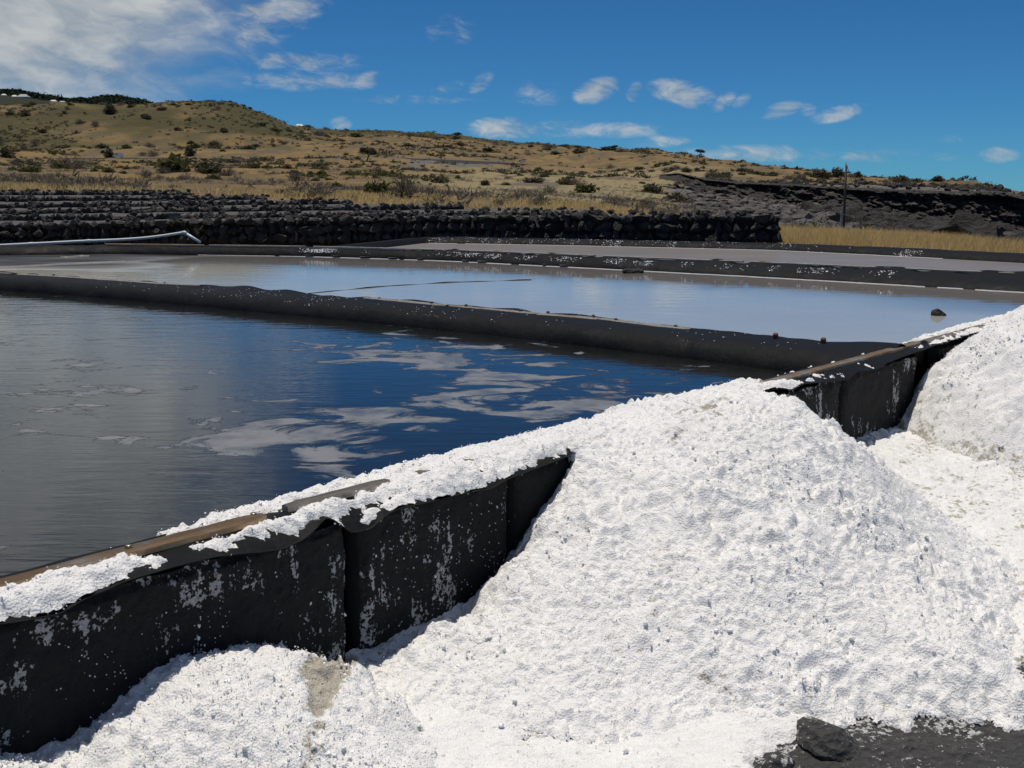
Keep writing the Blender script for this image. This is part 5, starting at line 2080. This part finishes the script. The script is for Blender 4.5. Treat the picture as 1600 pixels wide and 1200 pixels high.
# ------------------------------------------------------------------ vehicles, houses
def vehicle(name, p, hd, L, Wd, Hh, van, label):
    root = empty(name, p, label, 'van' if van else 'car')
    f = np.array([math.cos(hd), math.sin(hd), 0])
    sd = np.array([-f[1], f[0], 0])

    def pt(a, b, c):
        return p + f * a + sd * b + np.array([0, 0, c])
    if van:
        pr = [(-L / 2, .45), (-L / 2, Hh * .93), (-L / 2 + .15, Hh), (L * .20, Hh), (L * .34, Hh * .62), (L * .49, Hh * .50), (L * .5, .45)]
    else:
        pr = [(-L / 2, .4), (-L / 2, Hh * .62), (-L * .40, Hh * .66), (-L * .26, Hh * .97), (L * .02, Hh), (L * .20, Hh * .64), (L * .47, Hh * .52), (L * .5, .4)]
    n = len(pr)
    V = [pt(a, sgn * Wd / 2 * (1 if c < Hh * .7 else .88), c) for sgn in (-1, 1) for a, c in pr]
    Fc = [tuple(range(n)), tuple(range(2 * n - 1, n - 1, -1))] + [(i, n + i, n + (i + 1) % n, (i + 1) % n) for i in range(n)]
    obj('body', V, Fc, PAINTW, root, smooth=False)
    for sgn in (-1, 1):
        a0, a1 = (L * .05, L * .25) if van else (-L * .25, L * .08)
        z0, z1 = Hh * .64, Hh * .90
        V = [pt(a0, sgn * Wd * .475, z0), pt(a1, sgn * Wd * .475, z0), pt(a1 - .25, sgn * Wd * .46, z1), pt(a0 + .05, sgn * Wd * .46, z1)]
        V += [v + sd * sgn * .06 for v in V]
        obj('side_window', V, [(0, 1, 2, 3), (4, 5, 6, 7), (0, 1, 5, 4), (1, 2, 6, 5), (2, 3, 7, 6), (3, 0, 4, 7)], GLASS, root, smooth=False)
    a, b = (pr[3], pr[4]) if van else (pr[4], pr[5])
    V = [pt(a[0] + .06, -Wd * .36, a[1] - .06), pt(a[0] + .06, Wd * .36, a[1] - .06), pt(b[0] + .02, Wd * .42, b[1] + .04), pt(b[0] + .02, -Wd * .42, b[1] + .04)]
    V += [v + f * .05 + [0, 0, .03] for v in V]
    obj('windscreen', V, [(0, 1, 2, 3), (4, 5, 6, 7), (0, 1, 5, 4), (1, 2, 6, 5), (2, 3, 7, 6), (3, 0, 4, 7)], GLASS, root, smooth=False)
    for a in (-L * .31, L * .31):
        for sgn in (-1, 1):
            c = pt(a, sgn * Wd * .44, .33)
            MB().tube([c - sd * .11, c, c + sd * .11], .33, 12).build('wheel', RUBBER, root)


def road_pt(px, off=0.0):
    q = np.array([np.interp(px, rpx, rc[:, i]) for i in range(3)])
    az = math.atan2(q[0], q[1])
    return q + np.array([math.sin(az), math.cos(az), 0]) * off + [0, 0, .08]


def road_dir(px):
    a, b = road_pt(px - 6), road_pt(px + 6)
    return math.atan2(b[1] - a[1], b[0] - a[0])


vehicle('van', road_pt(185, -1.6), road_dir(185) + math.pi, 5.0, 2.0, 2.2, True, 'white van driving along the hillside road at the left')
vehicle('parked_car', road_pt(530, -1.6), road_dir(530), 3.9, 1.7, 1.45, False, 'small white car on the hillside road left of the bent tree')
q, _ = on_ground(815, 257, 450, 900)
mk = empty('marker_post', q, 'tiny white marker post on the middle slope', 'marker post')
MB().tube([q + [0, 0, -.2], q + [0, 0, .9]], .14, 6).build('post', POLEW, mk)
MB().box(q + [0, 0, 1.3], (1.3, .10, 1.1)).build('plate', PAINTW, mk)


def house(px, py, r, wpx, hpx, roof, label, group=None):
    az = math.atan((px - 800) / F * CP)
    x, y = math.sin(az) * r, math.cos(az) * r
    q = PR(px, py, r)
    k = r / F
    w, h = wpx * k, hpx * k
    root = empty('house', q, label, 'house', group)
    dd = w * .8
    wl = MB().box(q + [0, 0, h * .1 - 3], (w, dd, h * .9 + 6)).build('wall', WALLM, root)
    z0 = q[2] + h * .55
    V = [(q[0] + a * w * .56, q[1] + b * dd * .56, z0) for a, b in ((-1, -1), (1, -1), (1, 1), (-1, 1))] + [(q[0] - w * .3, q[1], z0 + h * .55), (q[0] + w * .3, q[1], z0 + h * .55)]
    obj('roof', V, [(0, 1, 5, 4), (1, 2, 5), (2, 3, 4, 5), (3, 0, 4), (3, 2, 1, 0)], roof, root, smooth=False)
    for a in (-.25, .22):
        MB().box(q + [a * w, -dd * .5 - .05, h * .12], (w * .14, .12, h * .42)).build('window', GLASS, root)


for px, py, w, h, roof, lab in ((4, 156, 9, 5, ROOFM, 'white roofed house at the far left edge of the hill'), (6.5, 151, 6, 3.5, ROOFM, 'small white house topmost in the far village'),
                                (19, 159, 11, 5, ROOFM, 'lower bright white house in the far village'), (23, 153.5, 7, 4, ROOFM, 'upper bright white house in the far village'),
                                (37, 156, 14, 7, ROOFB, 'blue grey roofed house in the far village'), (47, 159, 7, 4, ROOFM, 'white house right of the blue grey roof'),
                                (59, 161, 8, 3.5, ROOFM, 'pale house right of a dark tree in the far village'), (84, 161, 8, 4, ROOFM, 'pale house in the middle of the far village'),
                                (98, 162, 8, 3.5, ROOFB, 'grey roofed house in the right half of the village'), (110, 165, 8, 4, ROOFM, 'rightmost pale house of the far village')):
    house(px, py, 2250, w, h, roof, lab)
house(468, 201, 1300, 12, 6, ROOFM, 'long white roofed building behind the crest right of the hill')
house(454, 202, 1300, 5, 4, ROOFM, 'small white building behind the foot of the rounded hill')
